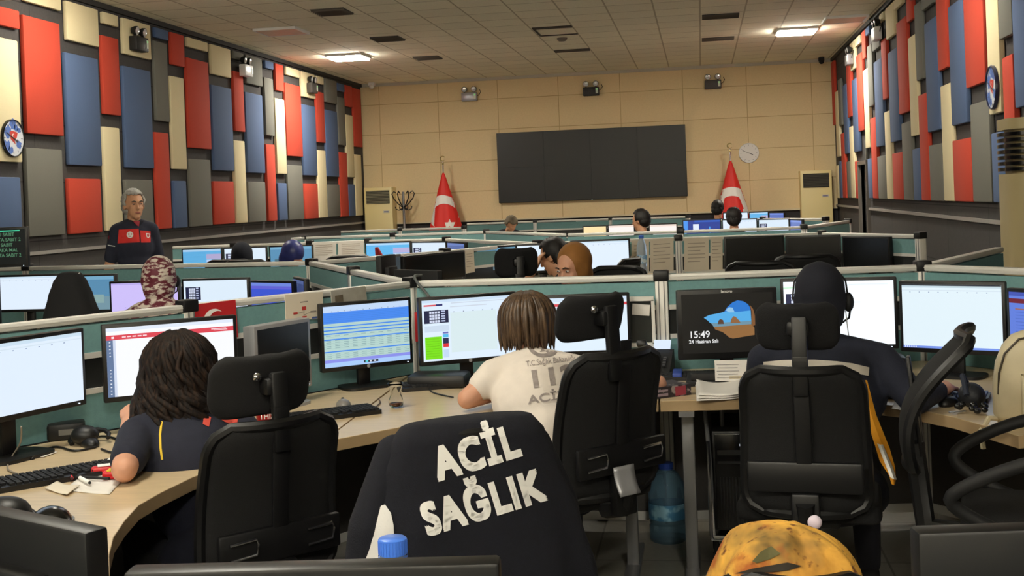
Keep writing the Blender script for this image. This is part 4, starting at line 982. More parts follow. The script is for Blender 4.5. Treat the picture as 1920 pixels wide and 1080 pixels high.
    def locks(s, m, n, length, rad, wave=0, amp=0, thick=.009, seed=1, open_=48, name='hair', dropx=0, spread=1.0, cone=.0):
        r = random.Random(seed); mb = MB(); c = s.Hm.translation
        mb.M = s.Hm; mb.ell((0, -.02, .032), (.082, .1, .092)); mb.M = Matrix.Identity(4)
        rz = s.Hm.to_euler('XYZ').z
        top = c + V((0, -.0, .12))
        for i in range(n):
            a = math.radians(r.uniform(open_, 360 - open_)) + PI / 2 + rz
            L = length * r.uniform(.78, 1.05); R0 = rad * r.uniform(.85, 1.1); ph = r.uniform(0, 6.3); pts = []; rs = []; N = 16
            for k in range(N):
                u = k / (N - 1); z = c.z + .125 - u * L
                dzr = (c.z + .03 - z) / .1
                rho = R0 * math.sqrt(max(0.02, 1 - min(1, max(0, (z - c.z - .02) / .108)) ** 2)) if z > c.z + .02 else R0 * (1 + cone * (c.z - z))
                aa = a + amp * math.sin(wave * u * 6.3 + ph) * min(1, u * 2)
                rho += .6 * amp * R0 * math.cos(wave * u * 6.3 + ph) * u
                y_ = math.sin(aa) * rho * 1.15
                pts.append(V((c.x + math.cos(aa) * rho + dropx * u * u, c.y - .015 + y_, z))); rs.append(thick * (.6 + .7 * math.sin(PI * min(1, u * .9 + .12))) * (1 - .75 * max(0, u - .8) / .2))
            mb.tube(pts, rs, 5)
        return build(name, mb, m, s.t, smooth=180)
    def scarf(s, m, name='headscarf', drape=.0, wrap=True, full=False, big=1.0, voxel=.012, back=0):
        mb = MB(s.Hm)
        mb.ell((0, -.022 - back, .034), (.093 * big, .108 * big, .106 * big))
        mb.ell((0, -.02 - back, -.05), (.088 * big, .09 * big, .09))
        mb.ell((0, -.028, -.005), (.099 * big, .07, .085))
        if full: mb.ell((0, .0, -.01), (.09 * big, .1 * big, .1))
        mb.M = Matrix.Identity(4)
        c = s.Hm.translation
        if wrap: mb.ell(c + V((0, -.01, -.15)), (.105, .105, .06)); mb.ell(c + V((0, -.02, -.2)), (.16, .12, .06))
        if drape: mb.ell(c + V((0, -.05, -.2)), (.2, .11, .1)); mb.ell(c + V((0, -.1, -.28)), (.16, .06, .14))
        return blob(name, mb, m, s.t, voxel, 5)
    def headset(s, side=1):
        hb = MB(s.Hm); hb.tube([(-.1, -.01, .0), (-.092, -.01, .07), (-.05, -.01, .125), (0, -.01, .142), (.05, -.01, .125), (.092, -.01, .07), (.1, -.01, .0)], .0035, 8)
        h = build('headset', hb, BLACK, s.t)
        build('ear_cushion', MB(s.Hm).ell((side * .1, 0, -.01), (.02, .032, .036)), DARK, h)
        build('microphone', MB(s.Hm).tube([(side * .108, .01, -.02), (side * .1, .06, -.06), (side * .07, .1, -.075)], .004, 6).ell((side * .066, .105, -.076), (.009, .009, .009)), BLACK, h)
        return h
HAIR_D = mat('dark_brown_hair', (20, 14, 12), .7, spec=.2, col2=(56, 39, 28), scale=30, stretch=(3, 3, .5), thr=(.45, .75))
HAIR_B = mat('light_brown_hair', (62, 46, 32), .45, col2=(112, 86, 60), scale=30, stretch=(3, 3, .4), thr=(.45, .8))
HAIR_K = mat('black_hair', (24, 20, 18), .6, var=.3, scale=200)
HAIR_G = mat('grey_hair', (172, 168, 160), .8, col2=(206, 203, 196), scale=120, bump=.5, bscale=300)
# standing man
hp_ = yp(251, 386, 9.0)
p = Person('standing grey-haired man in navy polo with a red chest band', hp_, face(.66, -.75), pose='stand', hp=2, hy=4, slv=.72, skin=SKIN2, shirt=mat('navy_polo', (40, 42, 58), .9, var=.08, scale=40), voxel=.011, k=.985, shirt_name='polo_shirt', bulk=.84)
p.features((96, 88, 82)); p.cap_hair(HAIR_G, .012, .055, fuzz=.008)
TM = bvh_of(p.shirt); MZ = lambda pts: [(180 + x / 6.75, 340 + y / 6.75) for x, y in pts]
band = decal_px([MZ([(288, 612), (540, 600), (555, 770), (272, 785)]), MZ([(560, 620), (690, 632), (690, 772), (570, 775)])], TM, mat('red_chest_band', (226, 52, 48), .8), p.t, 'chest_band', .004)
circ = lambda cx, cy, r, n=18, sq=1: [(cx + r * math.cos(2 * PI * k / n), cy + r * sq * math.sin(2 * PI * k / n)) for k in range(n)]
decal_px([MZ(circ(430, 676, 42))], TM, PRINT, band, 'round_emblem', .007)
decal_px([MZ(circ(415, 668, 9)), MZ(circ(448, 668, 9)), MZ([(408, 690), (452, 690), (446, 700), (414, 700)])], TM, mat('emblem_red', (206, 84, 80), .8), band, 'emblem_mark', .009)
decal_px([MZ([(630, 655), (686, 662), (680, 700), (662, 722), (640, 705)])], TM, PRINT, band, 'shield_emblem', .007)
decal_px([MZ([(642, 668), (676, 672), (670, 698), (660, 708), (648, 698)])], TM, mat('emblem_red', (206, 84, 80), .8), band, 'shield_mark', .009)
decal_px([MZ([(134, 682), (168, 680), (166, 738), (136, 740)])], TM, REDC, p.t, 'sleeve_badge', .005)
decal_px([MZ([(118, 796), (240, 818), (240, 828), (118, 806)])], TM, PRINT, p.t, 'cuff_stripe', .005)
decal_px([MZ([(400, 440), (470, 500), (560, 470), (640, 470), (560, 560), (500, 545), (420, 500)])], TM, mat('collar_navy', (24, 24, 36), .9), p.t, 'collar', .006)
decal_px([MZ([(468, 505), (555, 500), (545, 570), (520, 560)])], TM, mat('red_placket', (150, 40, 50), .8), p.t, 'placket', .008)
# long-haired woman, front left
w2 = Person('woman with long wavy dark hair in a navy T-shirt, leaning on her elbow', yp(333, 690, 3.74), face(-.62, .78), lean=34, hp=22, shirt=NAVY, voxel=.011, k=.98, slv=.74,
            elbow=(gp(233, 880, .785), (-1.5, 3.72, .79)), hand=((-1.93, 3.73, .86), (-1.72, 3.96, .79)), fist=True)
w2.locks(HAIR_D, 300, .47, .105, wave=2.3, amp=.34, thick=.009, seed=4, open_=40, cone=2.0)
T2 = bvh_of(w2.shirt)
decal_px([[(301, 790), (305, 790), (302, 815), (303, 840), (306, 862), (302, 862), (299, 840), (298, 815)]], T2, mat('yellow_piping', (222, 186, 40), .7), w2.t, 'yellow_piping', .004)
decal_px([[(405, 768), (425, 765), (446, 785), (444, 800), (420, 790), (408, 782)], [(383, 778), (396, 782), (392, 800), (380, 795)]], T2, mat('red_shoulder_print', (196, 70, 56), .8), w2.t, 'red_print', .004)
# woman in the white T-shirt
w3 = Person('woman with brown bob hair in a printed white T-shirt, bent over the desk', yp(988, 606, 4.66), face(-.3, .95), lean=37, hp=34, shirt=WHITEC, voxel=.011, bulk=.98, slv=.42,
            elbow=(gp(876, 748, .79), (-.2, 4.72, .79)), hand=((-.66, 4.86, .79), (-.45, 4.98, .79)))
w3.locks(HAIR_B, 240, .222, .098, wave=.5, amp=.05, thick=.010, seed=9, open_=38)
T3 = bvh_of(w3.shirt); GP = mat('grey_shirt_print', (150, 140, 136), .8, var=.2, scale=40)
decal_px([[(x, -y) for x, y in [(px_, -py_) for px_, py_ in [(992 + 28 + 30 * math.cos(a), 648 + 22 * math.sin(a)) for a in (k * PI / 14 - .1 for k in range(16))] + [(992 + 26 + 21 * math.cos(a), 645 + 18 * math.sin(a)) for a in ((15 - k) * PI / 14 - .1 for k in range(16))]]]], T3, GP, w3.t, 'crescent_print', .003)
decal_px([[(1020, 640), (1026, 648), (1036, 650), (1028, 656), (1030, 664), (1022, 658), (1012, 660), (1017, 652), (1010, 646), (1018, 647)]], T3, GP, w3.t, 'star_print', .003)
text_px('T.C.Sağlık Bakanlığı', 1032, 677, 92, 14, 7, T3, GP, w3.t, 'ministry_print', .006)
text_px('112', 1040, 704, 84, 34, 9, T3, GP, w3.t, 'number_print', .03)
text_px('ACİL', 1024, 742, 72, 22, 9, T3, GP, w3.t, 'lettering_print', .02)
# dark-hooded person, right
JK = mat('navy_work_jacket', (22, 26, 42), .9, var=.1, scale=40, bump=.15, bscale=120)
p4 = Person('person in a dark navy head covering and navy jacket with reflective band', yp(1538, 562, 4.5), face(.12, .99), lean=10, hp=14, shirt=JK, sleeve='long', voxel=.012, bulk=1.26, k=1.0,
            elbow=(None, (.71, 4.3, .79)), hand=(None, (.83, 4.5, .79)), shirt_name='jacket')
HOOD = mat('dark_navy_knit', (18, 20, 32), .9, bump=.1, bscale=200)
p4.scarf(HOOD, 'head_covering', wrap=False, full=True, big=1.0)
p4.headset(1)
T4 = bvh_of(p4.shirt); Z7 = lambda pts: [(1180 + x / 3.6, 480 + y / 3.6) for x, y in pts]
decal_px([Z7([(905, 715), (1040, 702), (1250, 700), (1400, 710), (1510, 725), (1620, 752), (1615, 808), (1500, 788), (1400, 770), (1250, 752), (1040, 758), (905, 775)])], T4, REFLECT, p4.t, 'reflective_band', .005)
rib = [((1609, 712), (1626, 714)), ((1617, 745), (1634, 745)), ((1624, 780), (1643, 778)), ((1631, 805), (1653, 803)), ((1641, 835), (1668, 840)), ((1650, 865), (1678, 875)), ((1668, 893), (1680, 897)), ((1672, 908), (1678, 908))]
rp = [(yp(a[0], a[1], 4.16 - .03 * k), yp(b[0], b[1], 4.17 - .03 * k)) for k, (a, b) in enumerate(rib)]
def ribbon(rows, th=.012):
    m = MB()
    rings = []
    for a, b in rows:
        mid = (a + b) / 2 + V((0, -.012, 0)); rings.append([a, mid, b, b + V((0, th, 0)), mid + V((0, th, 0)), a + V((0, th, 0))])
    return m.loft(rings)
jt = build('jacket_tail', ribbon(rp), YELLOW, p4.t, world=True)
build('white_tape', ribbon([(rp[4][0].lerp(rp[4][1], .1) + V((0, -.016, .01)), rp[4][0].lerp(rp[4][1], .5) + V((0, -.016, .01))), (rp[5][0].lerp(rp[5][1], .3) + V((0, -.016, 0)), rp[5][0].lerp(rp[5][1], .8) + V((0, -.016, 0))), (rp[6][0] + V((0, -.016, 0)), rp[6][1] + V((0, -.016, 0)))], .004), PRINT, jt, world=True)
# brown headscarf woman and seated man, middle row
BROWN = mat('brown_headscarf', (142, 94, 40), .75, var=.12, scale=14, bump=.3, bscale=25)
p5 = Person('woman in a brown headscarf turned towards the viewer, only eyes above the partition', yp(1072, 504, 6.75), face(-.5, -.87), lean=14, hp=16, shirt=mat('black_top', (20, 20, 24), .9), sleeve='long', voxel=.013)
p5.features((70, 56, 48)); p5.scarf(BROWN, big=1.06, back=.022)
hd6 = yp(1038, 482, 8.25)
p6 = Person('dark-haired man in black resting his forehead on his hand', hd6, face(-.96, .28), lean=22, hp=24, shirt=mat('black_top', (20, 20, 24), .9), sleeve='short', skin=SKIN2, voxel=.01,
            elbow=((hd6.x - .26, hd6.y - .14, hd6.z - .33), None), hand=((hd6.x - .13, hd6.y - .09, hd6.z - .07), None))
p6.features(); p6.cap_hair(HAIR_K, .01, .05)
p7 = Person('woman in a shiny blue headscarf bending her head, third row left', yp(548, 481, 9.75), face(.75, -.5), lean=30, hp=45, sleeve='long', shirt=mat('dark_coat', (34, 34, 44), .9))
p7.scarf(mat('blue_headscarf', (48, 56, 120), .4, var=.2, scale=20), big=1.03); p7.features()
p8 = Person('person in a dark navy headscarf before a white screen, third row left', yp(455, 483, 10.2), face(-.1, 1), lean=10, hp=8, sleeve='long', shirt=mat('dark_coat', (34, 34, 44), .9))
p8.scarf(HOOD, big=1.05, full=True)
p9 = Person('woman in a maroon and white patterned headscarf, middle row left', yp(298, 526, 6.55), face(-.25, .97), lean=12, hp=12, hy=10, sleeve='long', shirt=mat('patterned_coat', (40, 32, 34), .9, col2=(120, 104, 98), scale=16, thr=(.6, .68)))
PAT = mat('patterned_headscarf', (100, 28, 46), .6, col2=(214, 202, 190), scale=24, thr=(.48, .56), stretch=(1, 1, 2.2), bump=.3, bscale=30)
p9.scarf(PAT, big=1.08, drape=1, full=True); p9.headset(1)
FAR = 'people in the far rows'
def far_man(label, px_, py_, y, f, shirt, hair=HAIR_K, lean=10, hp=10, skin=SKIN2):
    q = Person(label, yp(px_, py_, y), face(*f), lean=lean, hp=hp, shirt=shirt, voxel=.016, skin=skin, group=FAR); q.cap_hair(hair, .012, .05); return q
far_man('dark-haired man in profile before small cream monitors, far row', 1201, 414, 13.9, (-.9, .4), mat('dark_coat', (34, 34, 44), .9)).features()
far_man('man in dark shirt seen from behind below the right flag', 1346, 393, 17.3, (.25, .97), NAVY2)
far_man('short dark-haired man seen from behind before a far white monitor', 1376, 411, 13.9, (.05, 1), NAVY2)
far_man('grey-brown haired person bending low in the last row', 958, 421, 17.2, (.5, -.8), mat('dark_coat', (34, 34, 44), .9), mat('ash_hair', (120, 108, 88), .8, var=.2), lean=38, hp=55)
# chairs of the rows behind
GB = 'chairs of the rows behind'
low = chair('low dark chair of the woman in the patterned headscarf', p9.t.location.x, p9.t.location.y, p9.t.rotation_euler[2], 0, None, chrome=False, lumbar=False, group=GB, top=.8, w=.4)
cb = chair('plain black chair back before the small list monitor, third row', 0, 0, 0, .17, None, chrome=False, group=GB, top=.93, w=.46)
c = yp(654, 470, 9.9); cb.location = (c.x, 10.1, 0); cb.rotation_euler = (0, 0, .1)
def back_chair(px_, py_, y, rz, label, src=cb):
    c = yp(px_, py_, y); return dup(src, (c.x, y, 0), rz, label)
back_chair(700, 486, 9.3, .3, 'black chair back beside a red cloth, third row centre left')
back_chair(492, 480, 9.9, -.1, 'grey chair back between the two dark-scarfed heads')
back_chair(1500, 470, 8.2, .05, 'black empty chair before the three blank monitors, left one')
back_chair(1440, 500, 7.6, -.2, 'low black empty chair before the leftmost blank monitor')
back_chair(160, 560, 6.35, .1, 'chair under the black jacket, middle row left', low)
for q, l in ((p5, 'chair of the woman in the brown headscarf'), (p6, 'chair of the man with hand on forehead'), (p8, 'chair of the person in the dark headscarf')):
    dup(cb, q.t.location, q.t.rotation_euler[2], l)
hc = chair('black chair with rounded headrest, left of the seated man, middle row', 0, 0, .3, .085, (0, 1.06, .27, .18), chrome=False, group=GB)
c = yp(946, 492, 7.4); hc.location = (c.x, 7.65, 0)
# ================================================================ jackets and cloth
def garment(th, x, y, prof, n=64, fold=.02, kf=7, seed=2, p=2.6, dome=.012):
    # prof: (z, half width, half depth, y offset) rows from the top down, in the frame of the chair it hangs on
    M = Matrix.Translation((x, y, 0)) @ rotm('Z', th); rings = []; r = random.Random(seed); ph = [r.uniform(0, 6) for _ in range(4)]
    z_top = prof[0][0]
    def at(z):
        for a, b in zip(prof, prof[1:]):
            if a[0] >= z >= b[0]:
                f = (a[0] - z) / (a[0] - b[0]); f = f * f * (3 - 2 * f) * .5 + f * .5
                return [a[i] + (b[i] - a[i]) * f for i in range(4)]
        return prof[-1]
    for k in (.0, .35, .7, .92):
        q = prof[0]; rings.append([M @ V((math.copysign(abs(math.cos(a)) ** (2 / p), math.cos(a)) * q[1] * k, q[3] + math.copysign(abs(math.sin(a)) ** (2 / p), math.sin(a)) * q[2] * k, q[0] + dome * math.sqrt(1 - k * k))) for a in (2 * PI * i / n for i in range(n))])
    N = 34
    for j in range(N + 1):
        z = z_top + (prof[-1][0] - z_top) * j / N; q = at(z); u = j / N; ring = []
        for i in range(n):
            a = 2 * PI * i / n
            fo = 1 + fold * u * (math.sin(kf * a + ph[0]) + .7 * math.sin((kf + 4) * a + ph[1] + 3 * u) + .4 * math.sin(3 * a + ph[2] + 5 * u))
            ring.append(M @ V((math.copysign(abs(math.cos(a)) ** (2 / p), math.cos(a)) * q[1] * fo, q[3] + math.copysign(abs(math.sin(a)) ** (2 / p), math.sin(a)) * q[2] * fo, z + .012 * u * math.sin(4 * a + ph[3]))))
        rings.append(ring)
    return MB().loft(rings, caps=False)
jth = face(-.525, .85)
t = thing('jacket', 'navy jacket with white ACİL SAĞLIK lettering hung over a chair back', 'jacket', (-.79, 3.32, 0), jth)
jm = garment(jth, -.79, 3.32, [(.965, .18, .05, -.3), (.93, .212, .072, -.3), (.84, .25, .1, -.29), (.7, .3, .13, -.285), (.55, .335, .16, -.28), (.36, .36, .18, -.28)], fold=.05, kf=8)
shell = build('shell', jm, NAVY2, t, world=True, smooth=180, solid=.006)
TJ = bvh_of(shell)
text_px('ACİL', 889, 839, 166, 86, 17, TJ, PRINT, shell, 'lettering', 0, .004, dens=.02, space=1.12, bold=.045)
text_px('SAĞLIK', 903, 932, 236, 86, 17, TJ, PRINT, shell, 'lettering', 0, .004, dens=.02, space=1.12, bold=.045)
decal_px([[(715, 948), (722, 946), (733, 962), (738, 985), (741, 1052), (674, 1052), (688, 1005), (703, 965)]], TJ, mat('white_lining', (230, 228, 226), .8), shell, 'white_lining', .006)
sl = MB(Matrix.Translation((-.79, 3.32, 0)) @ rotm('Z', jth))
sl.cap((-.2, -.28, .9), (-.275, -.3, .72), .05, .06); sl.cap((-.275, -.3, .72), (-.31, -.29, .47), .06, .055)
blob('sleeve', sl, NAVY2, t, .012, 5, world=True)
sl = MB(Matrix.Translation((-.79, 3.32, 0)) @ rotm('Z', jth)); sl.cap((.2, -.27, .88), (.27, -.26, .7), .05, .06); sl.cap((.27, -.26, .7), (.31, -.24, .47), .06, .055)
blob('sleeve', sl, NAVY2, t, .012, 5, world=True)
# black jacket on the middle-row chair
c = yp(166, 560, 6.3)
bj = garment(.1, c.x, 6.33, [(1.225, .055, .06, -.27), (1.18, .085, .08, -.27), (1.1, .115, .09, -.27), (1.0, .145, .1, -.27), (.9, .17, .11, -.27), (.6, .19, .12, -.27)], fold=.03, seed=5)
t = thing('jacket', 'black jacket draped over a tall chair, middle row left', 'jacket', (c.x, 6.33, 0), .1)
sh_ = build('shell', bj, mat('black_cloth', (14, 14, 17), .9), t, world=True, smooth=180, solid=.005)
TB = bvh_of(sh_); decal_px([[(145, 509), (153, 508), (154, 512), (146, 513)]], TB, PRINT, sh_, 'white_tag', .004)
c2 = yp(115, 570, 6.5)
tag(build('cushion', MB().box((c2.x, 6.62, .8), (.1, .16, .62), bevel=.04, seg=3), mat('red_cushion', (196, 62, 70), .8, var=.05)), 'red cushion peeking out left of the black jacket', 'cushion')
c3 = yp(718, 474, 9.5)
tag(build('cloth', MB().grid(lambda u, v: V((c3.x - .05 + .12 * u * (1 - v * .8), 9.45 + .01 * math.sin(6 * u), c3.z - .12 + .17 * v)), 6, 6), mat('red_scrap', (176, 44, 50), .8), solid=.01), 'small red pointed cloth on a chair, third row centre', 'cloth')
# yellow stained jacket, bottom right
def stained():
    m = mat('yellow_stained_cloth', (240, 182, 76), .85, col2=(186, 126, 50), scale=6, thr=(.45, .75), bump=1.0, bscale=16)
    nt = m.node_tree; b = nt.nodes['Principled BSDF']; L = nt.links.new
    src = b.inputs['Base Color'].links[0].from_socket
    tc = nt.nodes['Texture Coordinate']
    for sc, lo, hi, c in ((5.5, .52, .66, (96, 82, 46)), (12, .55, .68, (166, 92, 34)), (45, .58, .68, (110, 62, 26))):
        n = nt.nodes.new('ShaderNodeTexNoise'); n.inputs['Scale'].default_value = sc; n.inputs['Detail'].default_value = 4; L(tc.outputs['Object'], n.inputs['Vector'])
        r = nt.nodes.new('ShaderNodeMapRange'); r.inputs['From Min'].default_value = lo; r.inputs['From Max'].default_value = hi; L(n.outputs[0], r.inputs[0])
        x = nt.nodes.new('ShaderNodeMix'); x.data_type = 'RGBA'; L(r.outputs[0], x.inputs[0]); L(src, x.inputs[6]); x.inputs[7].default_value = srgb(*c); src = x.outputs[2]
    L(src, b.inputs['Base Color']); return m
STAIN = stained()
yj = thing('jacket', 'yellow jacket with brown stains bundled over a chair, bottom right', 'jacket', (.165, 2.45, 0), 0)
rings = []
prof = [(.862, .02, .02), (.858, .05, .05), (.846, .085, .08), (.822, .115, .11), (.78, .138, .13), (.73, .158, .15), (.66, .18, .165), (.56, .2, .175), (.45, .21, .18)]
for j, (z, a, b) in enumerate(prof):
    ring = []
    for i in range(72):
        an = 2 * PI * i / 72; u = j / 8; P3 = V((1.6 * math.cos(an), 1.6 * math.sin(an), z * 9))
        n_ = noise.noise(P3) * .26 * min(1, u * 4) + (1 - abs(noise.noise(P3 * 1.7 + V((3, 1, 2))))) ** 4 * .12 * min(1, u * 3) - .05
        ring.append((.161 + a * (1 + n_) * math.cos(an) - .02 * u, 2.45 + b * (1 + n_) * math.sin(an), z + .022 * noise.noise(P3 * 1.3) * min(1, u * 3) - .022 * (math.cos(an) * a / .15) * (1 if j < 5 else .5)))
    rings.append(ring)
ys = build('shell', MB().loft([[(.161, 2.45, .866)] * 72] + rings, caps=False), STAIN, yj, world=True, smooth=180, subsurf=1, solid=.008)
TY = bvh_of(ys)
Z8 = lambda pts: [(1180 + x / 2.595, 720 + y / 2.595) for x, y in pts]
decal_px([Z8([(510, 922), (600, 898), (700, 880), (770, 868), (840, 885), (780, 905), (700, 915), (600, 920)])], TY, mat('fold_slit_shade', (44, 38, 30), .9), ys, 'painted_fold_slit', .004)  # shade inside the fold slit, painted flat onto the cloth
decal_px([Z8([(598, 862), (640, 815), (690, 788), (735, 825), (690, 850), (620, 872)])], TY, mat('olive_stain', (92, 88, 52), .85, var=.1), ys, 'olive_stain', .003)
c = yp(1527, 961, 2.72)
tag(build('cloth', MB().ell((c.x, 2.72, c.z - .022), (.016, .012, .016)), mat('pale_lilac_cloth', (224, 210, 226), .7)), 'small pale lilac cloth behind the yellow jacket', 'cloth')
# ================================================================ things on the front desks
def keyboard(label, px_, py_, rz, L=.44, D=.15, keys=DARK, board=BLACK, z=.74, group='keyboards'):
    c = gp(px_, py_, z + .02); t = thing('keyboard', label, 'keyboard', (c.x, c.y, z), rz, group)
    build('board', MB().prism(rrect(L, D, .012), 0, .016), board, t, smooth=30)
    k = MB()
    for r in range(6):
        nx = 21
        for i in range(nx):
            if r == 0 and i in (0, 1, 3, 12, 14): continue
            k.box((-L / 2 + .018 + i * (L - .036) / (nx - 1), -D / 2 + .018 + r * (D - .036) / 5, .019), (.015, .017, .008))
    kk = build('keys', k, keys, t, smooth=0); kk['kind'] = 'stuff'
    return t
keyboard('black keyboard at the left edge beside the papers', 90, 888, face(-.8, .55) - .15)
keyboard('black keyboard by the silver-framed monitor', 612, 772, face(-.62, .78) - .05, L=.4)
keyboard('keyboard with bluish keys in front of the right white monitor', 1738, 735, face(.3, .95), keys=mat('bluish_keys', (92, 108, 150), .5))
keyboard('dark keyboard below the keypad monitor', 830, 716, face(-.4, .9), L=.38)
keyboard('dark keyboard on the stand of the lock-screen monitor', 1320, 700, face(.05, 1), L=.36)
def mouse(label, px_, py_, rz, m=BLACK, group='computer mice'):
    c = gp(px_, py_, .755); t = thing('computer_mouse', label, 'mouse', (c.x, c.y, .74), rz, group)
    build('shell', MB().ell((0, 0, .008), (.03, .055, .026)), m, t, smooth=180)
    build('wheel', MB().cyl((-.004, .03, .028), (.004, .03, .028), .008), DARK, t)
mouse('small grey mouse beside the keyboard near the tea glass', 644, 757, .4, mat('grey_mouse', (128, 124, 120), .35))
mouse('dark mouse by the hand at the right desk', 1778, 752, -.6)
mouse('black mouse near the left keyboard, behind the papers', 168, 828, .8)
def cable(label, pts, r=.004, m=BLACK):
    P = [V(p) for p in pts]; out = []
    for i in range(len(P) - 1):
        p0, p1, p2, p3 = P[max(i - 1, 0)], P[i], P[i + 1], P[min(i + 2, len(P) - 1)]
        for k in range(6):
            t_ = k / 6; out.append(.5 * ((2 * p1) + (p2 - p0) * t_ + (2 * p0 - 5 * p1 + 4 * p2 - p3) * t_ ** 2 + (3 * p1 - p0 - 3 * p2 + p3) * t_ ** 3))
    out.append(P[-1]); return tag(build('cable', MB().tube(out, r, 6), m, smooth=180), label, 'cable', 'cables')
D_ = lambda x, y, z=.745: gp(x, y, z)
cable('black cable looping on the left desk towards the elbow', [D_(150, 830), D_(190, 818), D_(222, 825), D_(228, 838), D_(210, 848), D_(190, 842)])
cable('pale cable hanging under the large left monitor', [D_(40, 800, .86), D_(38, 830, .8), D_(20, 860), D_(15, 880), D_(40, 890)], .003, mat('pale_cable', (140, 130, 116), .6))
cable('dark cable behind the left keyboard', [D_(60, 860), D_(100, 838), D_(140, 845), D_(180, 838)], .004)
cable('thin cable curling from the grey mouse', [D_(650, 756), D_(672, 770), D_(695, 768), D_(712, 756), D_(710, 748)], .0025, mat('brown_cable', (84, 60, 48), .6))
cable('black cable lying by the keypad monitor', [D_(775, 705), D_(800, 718), D_(810, 735), D_(850, 745)], .003)
cable('cable draped over the post beside the striped screen', [V((-1.33, 5.5, 1.2)), V((-1.35, 5.44, 1.19)), V((-1.26, 5.4, 1.08)), V((-1.24, 5.4, .98))], .007, mat('grey_cable', (88, 92, 92), .6))
cable('white headset cord of the hooded person', [p4.Hm.translation + V((.0, 0, 0)) + V((p4.t.location.x + .105, p4.t.location.y, -.04)), yp(1590, 620, 4.5), yp(1594, 640, 4.55)], .002, PRINT)
ap = thing('power_adapter', 'black adapter box beneath the large left monitor', 'adapter', D_(125, 822, .74), .5)
build('box', MB().box((0, 0, .03), (.13, .09, .06), bevel=.01), BLACK, ap); build('label', MB().box((.0, -.046, .03), (.05, .002, .02)), mat('grey_label', (130, 128, 124), .5), ap)
hs = D_(160, 832)
tag(build('headset', MB().ell((hs.x, hs.y, .775), (.05, .04, .035)).tube([(hs.x + .07 * math.cos(a), hs.y + .03 + .05 * math.sin(a), .76 + .02 * math.sin(a)) for a in (k * .5 for k in range(9))], .008, 8), BLACK, smooth=60), 'black headset bundle lying behind the left keyboard', 'headset')
def sheet(label, corners, z=.742, m=PAPER, curl=.0, group='loose papers', name='paper_sheet', ruled=0):
    a, b, c, d = [V((*gp(x, y, .745)[:2], 0)) for x, y in corners]
    f = lambda u, v: a.lerp(b, u).lerp(d.lerp(c, u), v) + V((0, 0, z + curl * ((2 * u - 1) ** 2) * (.3 + .7 * v) + .001 * math.sin(7 * u + 3 * v)))
    return tag(build(name, MB().grid(f, 8, 8), m, solid=.0015, smooth=180), label, 'paper', group)
sheet('white paper under the pens on the left desk', [(118, 918), (205, 925), (240, 888), (178, 872)])
sheet('crumpled cream paper at the near corner of the left desk', [(84, 916), (126, 928), (150, 912), (108, 905)], z=.744, m=PAPER2, curl=.006)
sheet('small note lying behind the left keyboard', [(48, 852), (82, 856), (108, 846), (75, 841)], z=.743)
sheet('white paper in front of the hooded person at right', [(1672, 765), (1712, 772), (1720, 752), (1680, 748)], z=.743)
def pen(label, a, b, m, r=.0045):
    A, B = gp(*a, .752), gp(*b, .752); t = thing('pen', label, 'pen', (A + B) / 2 - V((0, 0, .006)), 0, 'pens')
    build('barrel', MB().cyl(A, B, r, seg=10), m, t, world=True); build('tip', MB().cyl(B, B + (B - A).normalized() * .012, r * .8, .001, 10), DARK, t, world=True)
pen('dark ballpoint pen on the white paper', (205, 897), (142, 894), DARK)
pen('white marker with dark end on the white paper', (150, 896), (168, 905), PRINT, .006)
pen('small red pencil stub on the white paper', (134, 890), (135, 897), mat('red_pencil', (196, 40, 50), .5))
def wrapper(label, px_, py_, sx, sy, rz, m, m2):
    c = gp(px_, py_, .75); t = thing('snack_packet', label, 'packet', (c.x, c.y, .742), rz, 'snack packets by the elbow')
    build('packet', MB().box((0, 0, .014), (sx, sy, .026), bevel=.01), m, t); build('stripe', MB().box((0, 0, .028), (sx * .5, sy * .8, .003)), m2, t)
RP = mat('red_wrapper', (206, 30, 34), .35); YP = mat('yellow_wrapper', (226, 200, 50), .4)
wrapper('red and white packet left of the elbow', 196, 884, .08, .035, .5, RP, PRINT)
wrapper('red and yellow packet touching the elbow', 212, 893, .06, .04, .2, RP, YP)
wrapper('dark small packet behind the red one', 210, 872, .04, .03, .2, DARK, PRINT)
c = gp(96, 983, .75)
t = thing('computer_mouse', 'glossy black rounded device at the lower left desk corner', 'mouse', (c.x, c.y, .74), .6, 'computer mice')
build('shell', MB().ell((0, 0, .01), (.055, .09, .045)), GLOSS, t, smooth=180); build('trim', MB().lathe([(.05, .012), (.058, .012), (.058, .02), (.05, .02)], (0, 0, 0)), STEEL, t)
c = gp(10, 985, .75)
tag(build('headset', MB().ell((c.x, c.y, .78), (.07, .06, .045)).tube([(c.x - .1, c.y, .75), (c.x, c.y + .05, .8), (c.x + .09, c.y + .02, .755)], .012, 8), BLACK), 'black headset lying at the left edge behind the near monitor', 'headset')
# tea glass
c = gp(743, 764, .74)
t = thing('tea_glass', 'tulip-shaped tea glass with dregs on the centre desk', 'glass', (c.x, c.y, .74))
pr = [(0, .0), (.02, .0), (.027, .008), (.03, .022), (.026, .038), (.021, .052), (.022, .066), (.028, .085), (.031, .098)]
build('bowl', MB().lathe(pr + [(r - .0022, z) for r, z in pr[::-1] if z > .004 and r > .004] + [(0, .006)], seg=28), glass('clear_glass', (250, 250, 248)), t, smooth=180)
build('tea', MB().lathe([(0, .0075), (.019, .0075), (.0255, .012), (.0265, .018), (0, .018)], seg=24), mat('tea_dregs', (84, 36, 14), .2), t, smooth=180)
